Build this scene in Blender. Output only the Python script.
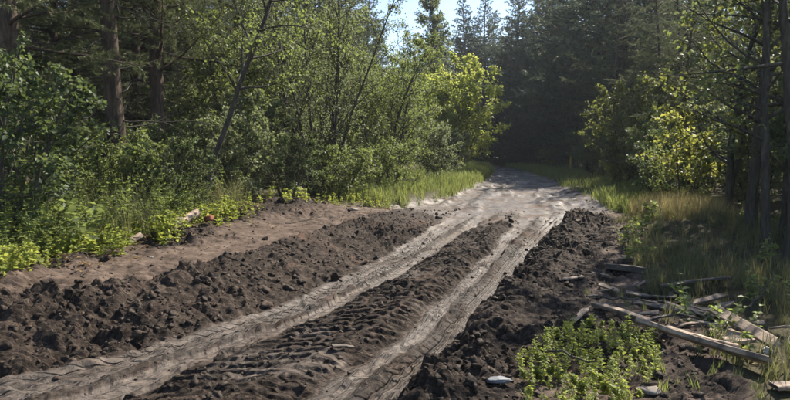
import bpy, math, random
import numpy as np
from mathutils import Vector, Matrix

for o in list(bpy.data.objects):
    bpy.data.objects.remove(o)
scene = bpy.context.scene
col = scene.collection
R = math.radians

# ------------------------------------------------------------------ camera, sky, sun, exposure
cam_d = bpy.data.cameras.new("camera")
cam_d.sensor_width = 36.0
cam_d.lens = 27.2
cam_d.clip_start = 0.05
cam_d.clip_end = 2000
cam = bpy.data.objects.new("camera", cam_d)
col.objects.link(cam)
cam.location = (0, 0, 1.62)
cam.rotation_euler = (R(90 - 4.79), 0, 0)
scene.camera = cam

SUN_AZ, SUN_EL = 44.0, 46.0          # degrees right of the view direction (+Y), degrees above the horizon
world = bpy.data.worlds.new("World")
scene.world = world
world.use_nodes = True
wn = world.node_tree.nodes
sky = wn.new("ShaderNodeTexSky")
sky.sky_type = 'NISHITA'
sky.sun_disc = False
sky.sun_elevation = R(SUN_EL)
sky.sun_rotation = R(SUN_AZ)
sky.air_density = 1.0
sky.dust_density = 0.6
sky.ozone_density = 1.4
world.node_tree.links.new(sky.outputs[0], wn["Background"].inputs[0])
wn["Background"].inputs[1].default_value = 0.085

sun_d = bpy.data.lights.new("sun", 'SUN')
sun_d.energy = 5.0
sun_d.angle = R(0.53)
sun_d.color = (1.0, 0.92, 0.79)
sun = bpy.data.objects.new("sun", sun_d)
col.objects.link(sun)
sdir = Vector((math.sin(R(SUN_AZ)) * math.cos(R(SUN_EL)), math.cos(R(SUN_AZ)) * math.cos(R(SUN_EL)), math.sin(R(SUN_EL))))
sun.rotation_euler = (-sdir).to_track_quat('-Z', 'Y').to_euler()
sun.location = sdir * 60

scene.render.engine = 'CYCLES'
scene.view_settings.view_transform = 'Standard'
scene.view_settings.look = 'None'
scene.view_settings.gamma = 1.0
scene.view_settings.exposure = 1.4
scene.view_settings.use_curve_mapping = False
scene.cycles.max_bounces = 6
scene.cycles.diffuse_bounces = 3
scene.cycles.glossy_bounces = 2
scene.cycles.transmission_bounces = 4
scene.cycles.transparent_max_bounces = 4
scene.cycles.volume_bounces = 0
scene.cycles.use_denoising = True
scene.cycles.sample_clamp_indirect = 6.0

# ------------------------------------------------------------------ noise
def hsh(ix, iy, seed):
    with np.errstate(over='ignore'):
        h = ix.astype(np.int64).astype(np.uint32) * np.uint32(374761393) + iy.astype(np.int64).astype(np.uint32) * np.uint32(668265263) + np.uint32(seed * 1442695 + 12345)
        h = (h ^ (h >> np.uint32(13))) * np.uint32(1274126177)
        h = (h ^ (h >> np.uint32(16))) * np.uint32(2246822519)
        h = h ^ (h >> np.uint32(15))
    return h.astype(np.float64) / 4294967295.0

def vnoise(x, y, seed=0):
    ix, iy = np.floor(x), np.floor(y)
    fx, fy = x - ix, y - iy
    fx = fx * fx * fx * (fx * (fx * 6 - 15) + 10)
    fy = fy * fy * fy * (fy * (fy * 6 - 15) + 10)
    a = hsh(ix, iy, seed); b = hsh(ix + 1, iy, seed); c = hsh(ix, iy + 1, seed); d = hsh(ix + 1, iy + 1, seed)
    return (a + (b - a) * fx) * (1 - fy) + (c + (d - c) * fx) * fy - 0.5

def fbm(x, y, seed=0, octv=4):
    s, a = 0, 1.0
    for i in range(octv):
        s = s + a * vnoise(x * 2 ** i + 17.3 * i, y * 2 ** i - 9.1 * i, seed + i)
        a *= 0.5
    return s

def lumps(x, y, seed=0, dens=1.0):
    """round clods: 1 in the middle of a clod, 0 between clods"""
    ix, iy = np.floor(x), np.floor(y)
    best = np.zeros_like(x)
    for dx in (-1, 0, 1):
        for dy in (-1, 0, 1):
            cx, cy = ix + dx, iy + dy
            px = cx + hsh(cx, cy, seed + 1); py = cy + hsh(cx, cy, seed + 2)
            rr = 0.35 + 0.5 * hsh(cx, cy, seed + 3)
            on = hsh(cx, cy, seed + 4) < dens
            d2 = ((x - px) ** 2 + (y - py) ** 2) / (rr * rr)
            v = np.sqrt(np.clip(1 - d2, 0, 1)) * rr * 1.2 * on
            best = np.maximum(best, v)
    return best

def billow(x, y, seed=0, octv=3):
    s, a = 0, 1.0
    for i in range(octv):
        s = s + a * np.abs(vnoise(x * 2.1 ** i + 11.3 * i, y * 2.1 ** i - 5.1 * i, seed + i)) * 2
        a *= 0.52
    return s

def sstep(a, b, x):
    t = np.clip((x - a) / (b - a), 0, 1)
    return t * t * (3 - 2 * t)

# ------------------------------------------------------------------ lines of the track, x as a function of y
def line(pts):
    p = np.array(sorted(pts), float)
    yy = np.linspace(-30, 140, 3401)
    xx = np.interp(yy, p[:, 0], p[:, 1])
    s0 = (p[1, 1] - p[0, 1]) / (p[1, 0] - p[0, 0]); s1 = (p[-1, 1] - p[-2, 1]) / (p[-1, 0] - p[-2, 0])
    xx = np.where(yy < p[0, 0], p[0, 1] + np.clip(s0, -1, 1) * (yy - p[0, 0]), xx)
    xx = np.where(yy > p[-1, 0], p[-1, 1] + s1 * (yy - p[-1, 0]), xx)
    k = np.hanning(19); k /= k.sum()
    xs = np.convolve(np.pad(xx, 9, mode='edge'), k, 'valid')
    return lambda y: np.interp(y, yy, xs)
V = line([(2, -7.2), (4, -5.2), (5.6, -4.0), (6.7, -3.85), (7.56, -3.55), (9, -3.2), (11, -2.7), (13.3, -1.75), (16, 0.1), (18.6, 1.4), (28.7, 4.1), (40, 6.4), (57, 8.9), (62, 8.6), (70, 4.0), (78, -8.0)])
T = line([(2, -6.3), (4, -4.4), (4.92, -3.5), (5.44, -3.0), (6.49, -2.4), (8.64, -1.62), (13.31, 0.0), (15.68, 1.2), (20, 2.4)])
LL = line([(2, -4.9), (3.2, -3.7), (4.08, -2.8), (4.42, -2.25), (5.25, -1.67), (6.44, -1.02), (9.7, 0.08), (13.39, 1.05), (17.57, 2.22)])
LR = line([(2, -2.9), (3.76, -1.8), (4.29, -1.52), (5.34, -0.9), (7.41, 0.06), (10.34, 0.96), (14.4, 2.31), (18, 3.2)])
RL = line([(2, -1.55), (3.76, -0.57), (4.86, 0.04), (7.13, 0.8), (10.69, 1.9), (15.32, 3.35), (18, 4.0)])
RR = line([(2, -0.7), (3.86, 0.19), (6.31, 1.07), (8.97, 2.1), (12.04, 3.35), (14.85, 4.5), (18, 5.0)])
CR = line([(2, 0.1), (3.48, 0.69), (5.4, 1.52), (7.91, 2.75), (10.65, 3.69), (13.47, 4.6), (18, 5.7)])
WR = line([(2, 1.6), (3.64, 2.2), (5.11, 2.72), (8.08, 3.6), (10.97, 4.6), (13.96, 5.4), (19.53, 6.4), (26.84, 7.5), (39.2, 9.0), (55.4, 10.9), (66, 11.2), (74, 9.0), (82, 0.0)])

def gauss(x, y, cx, cy, sx, sy, rot=0.0):
    c, s = math.cos(rot), math.sin(rot)
    u, v = (x - cx) * c + (y - cy) * s, -(x - cx) * s + (y - cy) * c
    return np.exp(-(u / sx) ** 2 - (v / sy) ** 2)

def ground(x, y, fine=True):
    """height and soil masks (rut mud, black soil, trodden path, forest litter, wetness)"""
    wx = x + 0.10 * fbm(x * 1.3, y * 1.3, 5, 3) + 0.07 * fbm(x * 6, y * 6, 6, 3)
    v, t, ll, lr, rl, rr, cr, wr = V(y), T(y), LL(y), LR(y), RL(y), RR(y), CR(y), WR(y)
    far = sstep(12.5, 17.0, y + 0.8 * vnoise(x, y * 0.5, 3))
    near = 1 - far
    left = 1 - sstep(-0.25, 0.25, wx - v)                # forest on the left
    right = sstep(-0.35, 0.35, wx - wr)
    bank = sstep(-0.12, 0.12, wx - t) * (1 - sstep(-0.10, 0.06, wx - ll)) * near
    path = (1 - left) * (1 - sstep(-0.15, 0.15, wx - t)) * near
    lrut = sstep(-0.06, 0.06, wx - ll) * (1 - sstep(-0.06, 0.06, wx - lr)) * near
    ridge = sstep(-0.05, 0.08, wx - lr) * (1 - sstep(-0.08, 0.05, wx - rl)) * near
    rrut = sstep(-0.05, 0.05, wx - rl) * (1 - sstep(-0.06, 0.06, wx - rr)) * near
    clod = sstep(-0.05, 0.10, wx - rr) * (1 - sstep(-0.3, 0.3, wx - cr)) * near
    rub = sstep(-0.3, 0.3, wx - cr) * (1 - right) * near
    road_far = far * (1 - left) * (1 - right)
    # broad shape
    u_b = np.clip((wx - t) / np.maximum(ll - t, 0.05), 0, 1)
    z = left * (0.30 + 0.16 * sstep(0, 6, v - x)) + path * 0.28
    z = z + bank * (0.30 * (1 - u_b ** 1.4) + 0.03 * np.exp(-((u_b - 0.15) / 0.2) ** 2))
    u_r = np.clip((wx - lr) / np.maximum(rl - lr, 0.05), 0, 1)
    z = z + ridge * (0.065 * np.sqrt(np.clip(np.sin(u_r * math.pi), 0, 1)) + 0.05 * np.exp(-((u_r - 0.75) / 0.15) ** 2))
    u_c = np.clip((wx - rr) / np.maximum(cr - rr, 0.05), 0, 1)
    z = z + clod * (0.13 + 0.08 * np.exp(-((u_c - 0.35) / 0.25) ** 2)) + rub * 0.10
    z = z + right * (0.12 + 0.12 * sstep(0, 5, x - wr))
    edge = np.minimum(x - v, wr - x)
    z = z + road_far * 0.08 * (1 - sstep(-0.1, 1.0, edge))
    z = z + 0.30 * gauss(x, y, 5.2, 10.2, 1.0, 1.5, 0.2) + 0.12 * gauss(x, y, 4.3, 8.4, 0.7, 0.9)
    z = z - 0.10 * gauss(x, y, 3.0, 5.6, 0.7, 1.1, 0.3)
    m1 = gauss(x, y, -2.35, 11.8, 0.55, 1.9, -0.42)      # mound of spoil beside the path
    m2 = gauss(x, y, -3.2, 8.6, 0.38, 1.0, -0.2) + 0.7 * gauss(x, y, -3.75, 6.6, 0.22, 0.8, -0.2)
    m3 = gauss(x, y, 3.9, 12.6, 0.55, 0.8, -0.3)
    z = z + 0.34 * m1 + 0.13 * m2 + 0.12 * m3 * near
    # coordinates along (s) and across (wl, wr_) the ruts
    tx = x + 0.05 * fbm(x * 0.7, y * 0.7, 5, 2)
    wl = (tx - ll) / np.maximum(lr - ll, 0.1)
    wr_ = (tx - rl) / np.maximum(rr - rl, 0.1)
    s = y * 1.09 + 0.03 * vnoise(x * 3, y * 3, 91)
    in_l = np.exp(-((wl - 0.66) / 0.05) ** 2)
    in_r = np.exp(-((wr_ - 0.40 - 0.05 * vnoise(s * 1.5, s * 0 + 3, 54)) / 0.055) ** 2)
    onl = np.exp(-((wl - 0.32) / 0.24) ** 6)
    onr = sstep(0.47, 0.52, wr_)
    # rough masks
    rough = np.clip(bank + 0.85 * clod + 0.34 * ridge + 0.6 * rub + 0.32 * path + np.clip(m1 + m2 + 0.8 * m3 * near, 0, 1) * 1.25, 0, 1.3)
    dry = sstep(-0.05, 0.25, fbm(x * 1.7, y * 1.7, 61, 3))
    if fine:
        qx = x + 0.09 * vnoise(x * 5, y * 5, 7) + 0.03 * vnoise(x * 14, y * 14, 17)
        qy = y + 0.09 * vnoise(x * 5, y * 5, 8) + 0.03 * vnoise(x * 14, y * 14, 18)
        bil = billow(qx * 2.6, qy * 2.6, 9, 5)
        crumb = lumps(qx * 9, qy * 9, 30, 0.45) * 0.030 + lumps(qx * 19, qy * 19, 40, 0.6) * 0.022
        cl = 0.075 * bil + crumb + 0.08 * fbm(x * 1.6, y * 1.6, 19, 3) + 0.10 * np.abs(fbm(qx * 4.5, qy * 4.5, 29, 5)) + 0.012 * (hsh(np.round(x * 60), np.round(y * 60), 31) - 0.5)
        amp = 0.55 + 0.95 * sstep(-0.3, 0.35, fbm(x * 0.9, y * 0.9, 33, 2))
        z = z + rough * (cl - 0.085) * amp * (0.55 + 0.45 * near)
        # tyre treads: s along the track, w across it
        worn = sstep(-0.25, 0.15, fbm(x * 2.2, y * 2.2, 50, 3))
        z = z - lrut * onl * 0.035 + lrut * (0.035 * in_l * (1 + 2 * vnoise(s * 6, wl, 52)) + 0.02 * np.exp(-((wl - 0.03) / 0.06) ** 2))
        z = z - rrut * onr * 0.025 + rrut * 0.055 * in_r * np.clip(0.7 + 1.6 * vnoise(s * 4, wr_ * 3, 55), 0, 2)
        z = z + lrut * onl * 0.012 * sstep(-0.2, 0.3, np.sin(s * 2 * math.pi / 0.125)) + rrut * onr * 0.014 * np.sin(wr_ * 2 * math.pi / 0.115)
        # lug prints on the ridge between the ruts
        row = np.floor(u_r * 4.0); fr_ = (u_r * 4.0) % 1.0
        sg = np.where(row % 2 == 0, 1.0, -1.0)
        ph = s * 2 * math.pi / 0.155 + sg * (fr_ - 0.5) * 2.2 + row * 2.1 + 1.6 * vnoise(x * 2.5, y * 2.5, 58)
        lug = (sstep(-0.25, 0.35, np.sin(ph)) - 0.5) * 2 * sstep(0.02, 0.14, np.minimum(fr_, 1 - fr_)) * np.clip(0.55 + 1.7 * vnoise(x * 2.7, y * 2.7, 57), 0.0, 1.2)
        z = z + ridge * sstep(0.0, 0.1, u_r) * sstep(0.0, 0.1, 1 - u_r) * 0.020 * lug
        lug2 = np.clip(np.sin((s - 0.5 * (wx - rr)) * 2 * math.pi / 0.17) * 1.5, -1, 1)
        z = z + clod * np.exp(-((u_c - 0.2) / 0.28) ** 2) * 0.035 * lug2
        # churned wet mud further off
        fy = y * 0.35
        z = z + road_far * (0.015 * fbm((x - rl) * 2.2, fy * 0.8, 70, 3) + 0.022 * fbm(x * 8, y * 6, 78, 3) + 0.05 * sstep(0.02, 0.25, fbm((x - rl) * 2.1, y * 0.26, 65, 4)) * (0.4 + billow(x * 4, y * 4, 66, 3)) - 0.03)
        z = z + path * 0.03 * fbm(x * 4, y * 4, 72, 4) + (left + right) * 0.06 * fbm(x * 1.5, y * 1.5, 73, 4)
        z = z + rub * 0.05 * fbm(x * 4, y * 4, 74, 4) + (lrut + rrut) * (0.028 * fbm(x * 2.0, y * 2.0, 75, 2) + 0.006 * fbm(x * 16, y * 16, 76, 3) + 0.035 * billow(x * 7, y * 7, 76, 3) * sstep(0.05, 0.3, fbm(x * 2.5, y * 2.5, 77, 3)))
    z = z + 0.25 * fbm(x * 0.06, y * 0.06, 80, 2) * sstep(20, 45, np.hypot(x, y))
    inner = lrut * np.exp(-((wl - 0.66) / 0.065) ** 2) + rrut * np.exp(-((wr_ - 0.40 - 0.05 * vnoise(s * 1.5, s * 0 + 3, 54)) / 0.12) ** 2)
    spots = sstep(0.05, 0.22, fbm(x * 1.1 - y * 0.25, y * 0.5, 63, 3))
    blot = sstep(0.02, 0.22, fbm((x - rl) * 3.0, y * 0.9, 64, 4))
    rut = np.clip((lrut + rrut) * (1 - np.clip(1.3 * inner, 0, 1)) * (1 - 0.45 * blot) + road_far * (1 - 0.8 * np.maximum(spots, blot)) + 0.5 * ridge * dry, 0, 1)
    black = np.clip(bank + ridge * (1 - 0.35 * dry) + clod * (1 - 0.3 * dry) + inner + 0.7 * rub * (1 - 0.6 * dry) + m1 + m2 + m3, 0, 1)
    strip = sstep(0.0, 0.25, fbm((x - rl) * 2.1, y * 0.26, 65, 4)) * road_far
    rut = rut * (1 - 0.85 * strip) * (1 - 0.42 * road_far) * (1 - 0.9 * road_far * (1 - sstep(0.05, 0.75, edge + 0.3 * vnoise(x * 2, y * 2, 67)))); black = np.clip(black + 0.55 * strip, 0, 1)
    black = np.clip(black + (lrut + rrut + 0.6 * road_far) * 0.4 * blot, 0, 1)
    pth = np.clip(path + 0.35 * road_far * blot + 0.5 * rub * dry + road_far * 0.5 * spots + 0.25 * bank * dry * (u_b < 0.35), 0, 1)
    lit = np.clip(left + right, 0, 1)
    u4 = u_r * 4.0
    wear = 0.6 + 0.4 * sstep(-0.25, 0.1, fbm(x * 2.2, y * 2.2, 50, 3))
    t_s = np.where(wx < lr, (s + 0.5 * np.abs(wl - 0.32) * (lr - ll)) / 0.12, np.where(wx < rl, (s + 0.06 * vnoise(x * 2.5, y * 2.5, 58)) / 0.155, np.where(wx < rr, s / 0.14, (s - 0.5 * (wx - rr)) / 0.16)))
    t_b = np.where(wx < lr, wl / 0.135, np.where(wx < rl, u4, np.where(wx < rr, wr_ / 0.105, u_c * 3.0)))
    fade = 1 - sstep(9.0, 13.0, y)
    t_k = (lrut * (onl + 0.5) + 0.75 * ridge + rrut * (onr + 0.45) + 0.5 * clod * (u_c < 0.33)) * wear * fade * near
    global TREAD
    TREAD = (t_s, t_b, np.clip(t_k, 0, 1.2))
    return z, rut, black, pth, lit, np.clip(road_far + 0.35 * (lrut + rrut), 0, 1), (left, path, bank, lrut, ridge, rrut, clod, right)

def gz(x, y):
    return float(ground(np.array([float(x)]), np.array([float(y)]))[0][0])
def gza(x, y):
    return ground(np.asarray(x, float), np.asarray(y, float))[0]

# ------------------------------------------------------------------ materials
def new_mat(name):
    m = bpy.data.materials.new(name)
    m.use_nodes = True
    nt = m.node_tree
    return m, nt, nt.nodes, nt.links, nt.nodes["Principled BSDF"]

def nd(nt, typ, **kw):
    n = nt.nodes.new(typ)
    for k, v in kw.items():
        if k in n.inputs:
            n.inputs[k].default_value = v
        else:
            setattr(n, k, v)
    return n

def ramp(nt, src, stops):
    r = nt.nodes.new("ShaderNodeValToRGB")
    el = r.color_ramp.elements
    while len(el) < len(stops):
        el.new(0.5)
    for e, (p, c) in zip(el, stops):
        e.position = p
        e.color = (c[0], c[1], c[2], 1) if not isinstance(c, (int, float)) else (c, c, c, 1)
    nt.links.new(src, r.inputs[0])
    return r.outputs[0]

def mixc(nt, fac, a, b):
    n = nt.nodes.new("ShaderNodeMix"); n.data_type = 'RGBA'
    if isinstance(fac, (int, float)): n.inputs[0].default_value = fac
    else: nt.links.new(fac, n.inputs[0])
    for i, s in ((6, a), (7, b)):
        if isinstance(s, tuple): n.inputs[i].default_value = (*s, 1)
        else: nt.links.new(s, n.inputs[i])
    return n.outputs[2]

def noise(nt, vec, scale, detail=6, rough=0.6):
    n = nd(nt, "ShaderNodeTexNoise", Scale=scale, Detail=detail, Roughness=rough)
    if vec is not None: nt.links.new(vec, n.inputs["Vector"])
    return n.outputs["Fac"]

def math_(nt, op, a, b=None, clamp=False):
    n = nt.nodes.new("ShaderNodeMath"); n.operation = op; n.use_clamp = clamp
    for i, s in ((0, a), (1, b)):
        if s is None: continue
        if isinstance(s, (int, float)): n.inputs[i].default_value = s
        else: nt.links.new(s, n.inputs[i])
    return n.outputs[0]

def soil_material():
    m, nt, N, L, bs = new_mat("soil")
    pos = nd(nt, "ShaderNodeNewGeometry").outputs["Position"]
    at = nd(nt, "ShaderNodeAttribute", attribute_name="soil"); sep = nd(nt, "ShaderNodeSeparateColor")
    L.new(at.outputs["Color"], sep.inputs[0])
    wet = nd(nt, "ShaderNodeAttribute", attribute_name="wet").outputs["Fac"]
    lit = nd(nt, "ShaderNodeAttribute", attribute_name="litter").outputs["Fac"]
    n1 = noise(nt, pos, 5.0, 8, 0.65); n2 = noise(nt, pos, 38.0, 6, 0.7); n3 = noise(nt, pos, 1.1, 5, 0.6)
    n4 = noise(nt, pos, 14.0, 5, 0.65)
    trk = nd(nt, "ShaderNodeAttribute", attribute_name="track").outputs["Vector"]
    mp = nd(nt, "ShaderNodeMapping"); mp.inputs["Scale"].default_value = (9.0, 0.55, 1); L.new(trk, mp.inputs[0])
    strk = noise(nt, mp.outputs[0], 1.0, 6, 0.65)
    dark = ramp(nt, math_(nt, 'ADD', math_(nt, 'MULTIPLY', n2, 0.5), math_(nt, 'MULTIPLY', n4, 0.5)), [(0.38, (0.010, 0.0075, 0.006)), (0.52, (0.030, 0.022, 0.017)), (0.66, (0.100, 0.074, 0.056))])
    brown = ramp(nt, n1, [(0.32, (0.034, 0.025, 0.019)), (0.55, (0.094, 0.068, 0.053)), (0.76, (0.160, 0.122, 0.097))])
    mud = ramp(nt, math_(nt, 'ADD', math_(nt, 'MULTIPLY', strk, 0.55), math_(nt, 'MULTIPLY', n4, 0.45)), [(0.34, (0.030, 0.023, 0.018)), (0.48, (0.080, 0.063, 0.051)), (0.66, (0.165, 0.136, 0.113))])
    forest = ramp(nt, n2, [(0.3, (0.025, 0.022, 0.012)), (0.55, (0.055, 0.048, 0.024)), (0.8, (0.11, 0.085, 0.045))])
    def brk(f, k=0.55):                                   # ragged edges between the soils
        a = math_(nt, 'ADD', f, math_(nt, 'MULTIPLY', math_(nt, 'SUBTRACT', n1, 0.5), k))
        return ramp(nt, a, [(0.38, 0.0), (0.62, 1.0)])
    c = mixc(nt, brk(lit), brown, forest)
    c = mixc(nt, brk(sep.outputs[2]), c, brown)
    dk = mixc(nt, ramp(nt, n3, [(0.48, 0.0), (0.64, 0.38)]), dark, brown)
    c = mixc(nt, brk(sep.outputs[1]), c, dk)
    c = mixc(nt, brk(sep.outputs[0], 0.8), c, mud)
    red = ramp(nt, n3, [(0.60, 0.0), (0.72, 0.45)])
    wp = ramp(nt, noise(nt, pos, 1.3, 5, 0.6), [(0.40, 0.0), (0.54, 1.0)])
    wdk = nt.nodes.new('ShaderNodeMix'); wdk.data_type = 'RGBA'; wdk.blend_type = 'MULTIPLY'; L.new(math_(nt, 'MULTIPLY', math_(nt, 'MULTIPLY', wet, wp), 0.75), wdk.inputs[0]); L.new(c, wdk.inputs[6]); wdk.inputs[7].default_value = (0.50, 0.46, 0.43, 1); c = wdk.outputs[2]      # wet mud is darker
    c = mixc(nt, math_(nt, 'MULTIPLY', red, sep.outputs[1]), c, (0.13, 0.060, 0.036))
    L.new(c, bs.inputs["Base Color"])
    wetf = math_(nt, 'MULTIPLY', wet, wp)
    ro = math_(nt, 'SUBTRACT', math_(nt, 'SUBTRACT', 0.85, math_(nt, 'MULTIPLY', sep.outputs[0], 0.17)), math_(nt, 'MULTIPLY', wetf, 0.40))
    L.new(ro, bs.inputs["Roughness"])
    L.new(math_(nt, 'ADD', math_(nt, 'ADD', 0.10, math_(nt, 'MULTIPLY', sep.outputs[0], 0.08)), math_(nt, 'MULTIPLY', wetf, 0.34)), bs.inputs["Specular IOR Level"])
    b = nd(nt, "ShaderNodeBump", Strength=0.9, Distance=0.014)
    hh = math_(nt, 'ADD', n2, math_(nt, 'MULTIPLY', noise(nt, pos, 110, 3, 0.6), 0.18))
    L.new(hh, b.inputs["Height"])
    mp2 = nd(nt, "ShaderNodeMapping"); mp2.inputs["Scale"].default_value = (38.0, 1.6, 1); L.new(trk, mp2.inputs[0])
    smear = noise(nt, mp2.outputs[0], 1.0, 4, 0.6)
    hs = math_(nt, 'MULTIPLY', math_(nt, 'MULTIPLY', smear, sep.outputs[0]), 0.9)
    hh = math_(nt, 'ADD', hh, hs); L.new(hh, b.inputs["Height"])
    # pressed tyre prints: blocks in rows (x along the track, y across it, z how well the print is kept)
    tv = nd(nt, "ShaderNodeAttribute", attribute_name="tread").outputs["Vector"]
    sx = nd(nt, "ShaderNodeSeparateXYZ"); L.new(tv, sx.inputs[0])
    row = math_(nt, 'FLOOR', sx.outputs[1]); fr = math_(nt, 'FRACT', sx.outputs[1])
    odd = math_(nt, 'MODULO', row, 2.0)
    edge = math_(nt, 'MULTIPLY', math_(nt, 'MINIMUM', fr, math_(nt, 'SUBTRACT', 1.0, fr)), 2.0)
    groove = ramp(nt, edge, [(0.08, 0.0), (0.30, 1.0)])
    sl = math_(nt, 'MULTIPLY', math_(nt, 'SUBTRACT', fr, 0.5), math_(nt, 'SUBTRACT', math_(nt, 'MULTIPLY', odd, 0.9), 0.45))
    wob = math_(nt, 'MULTIPLY', math_(nt, 'SUBTRACT', n4, 0.5), 0.2)
    al = math_(nt, 'FRACT', math_(nt, 'ADD', math_(nt, 'ADD', math_(nt, 'ADD', sx.outputs[0], math_(nt, 'MULTIPLY', odd, 0.47)), sl), wob))
    bar = ramp(nt, al, [(0.06, 0.0), (0.22, 1.0), (0.68, 1.0), (0.84, 0.0)])
    keep = math_(nt, 'MULTIPLY', sx.outputs[2], ramp(nt, n1, [(0.34, 0.25), (0.52, 1.0)]))
    th = math_(nt, 'MULTIPLY', math_(nt, 'MULTIPLY', groove, math_(nt, 'ADD', 0.35, math_(nt, 'MULTIPLY', bar, 0.65))), keep)
    b2 = nd(nt, "ShaderNodeBump", Strength=1.0, Distance=0.045)
    L.new(th, b2.inputs["Height"]); L.new(b.outputs[0], b2.inputs["Normal"])
    L.new(b2.outputs[0], bs.inputs["Normal"])
    return m

def clod_material():
    m, nt, N, L, bs = new_mat("clod_soil")
    pos = nd(nt, "ShaderNodeNewGeometry").outputs["Position"]
    rn = nd(nt, "ShaderNodeAttribute", attribute_name="rnd").outputs["Fac"]
    n2 = noise(nt, pos, 45, 6, 0.7)
    dark = ramp(nt, n2, [(0.36, (0.011, 0.008, 0.0065)), (0.52, (0.032, 0.024, 0.018)), (0.68, (0.10, 0.074, 0.056))])
    brown = ramp(nt, n2, [(0.3, (0.09, 0.06, 0.045)), (0.8, (0.22, 0.155, 0.115))])
    L.new(mixc(nt, ramp(nt, rn, [(0.80, 0.0), (0.97, 0.40)]), dark, brown), bs.inputs["Base Color"])
    bs.inputs["Roughness"].default_value = 0.75
    bs.inputs["Specular IOR Level"].default_value = 0.15
    b = nd(nt, "ShaderNodeBump", Strength=0.8, Distance=0.008)
    L.new(n2, b.inputs["Height"]); L.new(b.outputs[0], bs.inputs["Normal"])
    return m

def leaf_material(name, stops, trans=0.42, tcol=(0.30, 0.40, 0.05), rough=0.45, spec=0.4):
    m, nt, N, L, bs = new_mat(name)
    rn = nd(nt, "ShaderNodeAttribute", attribute_name="rnd").outputs["Fac"]
    ob = nd(nt, "ShaderNodeObjectInfo").outputs["Random"]
    pos = nd(nt, "ShaderNodeNewGeometry").outputs["Position"]
    cl = noise(nt, pos, 1.3, 2, 0.5)
    f = math_(nt, 'ADD', math_(nt, 'MULTIPLY', rn, 0.62), math_(nt, 'ADD', math_(nt, 'MULTIPLY', ob, 0.14), math_(nt, 'MULTIPLY', math_(nt, 'SUBTRACT', cl, 0.4), 0.6)), True)
    c = ramp(nt, f, stops)
    L.new(c, bs.inputs["Base Color"])
    bs.inputs["Roughness"].default_value = rough
    bs.inputs["Specular IOR Level"].default_value = spec
    tr = nd(nt, "ShaderNodeBsdfTranslucent")
    g = nt.nodes.new("ShaderNodeMix"); g.data_type = 'RGBA'; g.blend_type = 'MIX'; g.inputs[0].default_value = 0.5
    L.new(c, g.inputs[6]); g.inputs[7].default_value = (*tcol, 1)
    L.new(g.outputs[2], tr.inputs[0])
    mx = nd(nt, "ShaderNodeMixShader"); mx.inputs[0].default_value = trans
    L.new(bs.outputs[0], mx.inputs[1]); L.new(tr.outputs[0], mx.inputs[2])
    L.new(mx.outputs[0], N["Material Output"].inputs[0])
    return m

def bark_material(name, c0, c1, c2, sc=14, stretch=0.22):
    m, nt, N, L, bs = new_mat(name)
    tc = nd(nt, "ShaderNodeTexCoord").outputs["Object"]
    mp = nd(nt, "ShaderNodeMapping"); mp.inputs["Scale"].default_value = (1, 1, stretch)
    L.new(tc, mp.inputs[0])
    n = noise(nt, mp.outputs[0], sc, 7, 0.7); n2 = noise(nt, tc, 2.2, 4, 0.6)
    c = ramp(nt, n, [(0.33, c0), (0.55, c1), (0.75, c2)])
    c = mixc(nt, ramp(nt, n2, [(0.55, 0.0), (0.75, 0.45)]), c, (0.085, 0.09, 0.06))
    L.new(c, bs.inputs["Base Color"])
    bs.inputs["Roughness"].default_value = 0.9
    bs.inputs["Specular IOR Level"].default_value = 0.2
    b = nd(nt, "ShaderNodeBump", Strength=1.0, Distance=0.03)
    L.new(n, b.inputs["Height"]); L.new(b.outputs[0], bs.inputs["Normal"])
    return m

def wood_material(name, c0, c1, c2):
    m, nt, N, L, bs = new_mat(name)
    tc = nd(nt, "ShaderNodeTexCoord").outputs["Object"]
    mp = nd(nt, "ShaderNodeMapping"); mp.inputs["Scale"].default_value = (0.10, 1, 1)
    L.new(tc, mp.inputs[0])
    n = noise(nt, mp.outputs[0], 70, 7, 0.65); n2 = noise(nt, tc, 7, 5, 0.65)
    c = ramp(nt, n, [(0.3, c0), (0.55, c1), (0.75, c2)])
    c = mixc(nt, ramp(nt, n2, [(0.40, 0.0), (0.62, 0.85)]), c, (0.040, 0.031, 0.024))
    L.new(c, bs.inputs["Base Color"])
    bs.inputs["Roughness"].default_value = 0.8
    b = nd(nt, "ShaderNodeBump", Strength=0.7, Distance=0.006)
    L.new(n, b.inputs["Height"]); L.new(b.outputs[0], bs.inputs["Normal"])
    return m

def plain_material(name, c0, c1, rough=0.6, sc=20, spec=0.4):
    m, nt, N, L, bs = new_mat(name)
    tc = nd(nt, "ShaderNodeTexCoord").outputs["Object"]
    n = noise(nt, tc, sc, 5, 0.6)
    L.new(ramp(nt, n, [(0.35, c0), (0.65, c1)]), bs.inputs["Base Color"])
    bs.inputs["Roughness"].default_value = rough
    bs.inputs["Specular IOR Level"].default_value = spec
    return m

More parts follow.
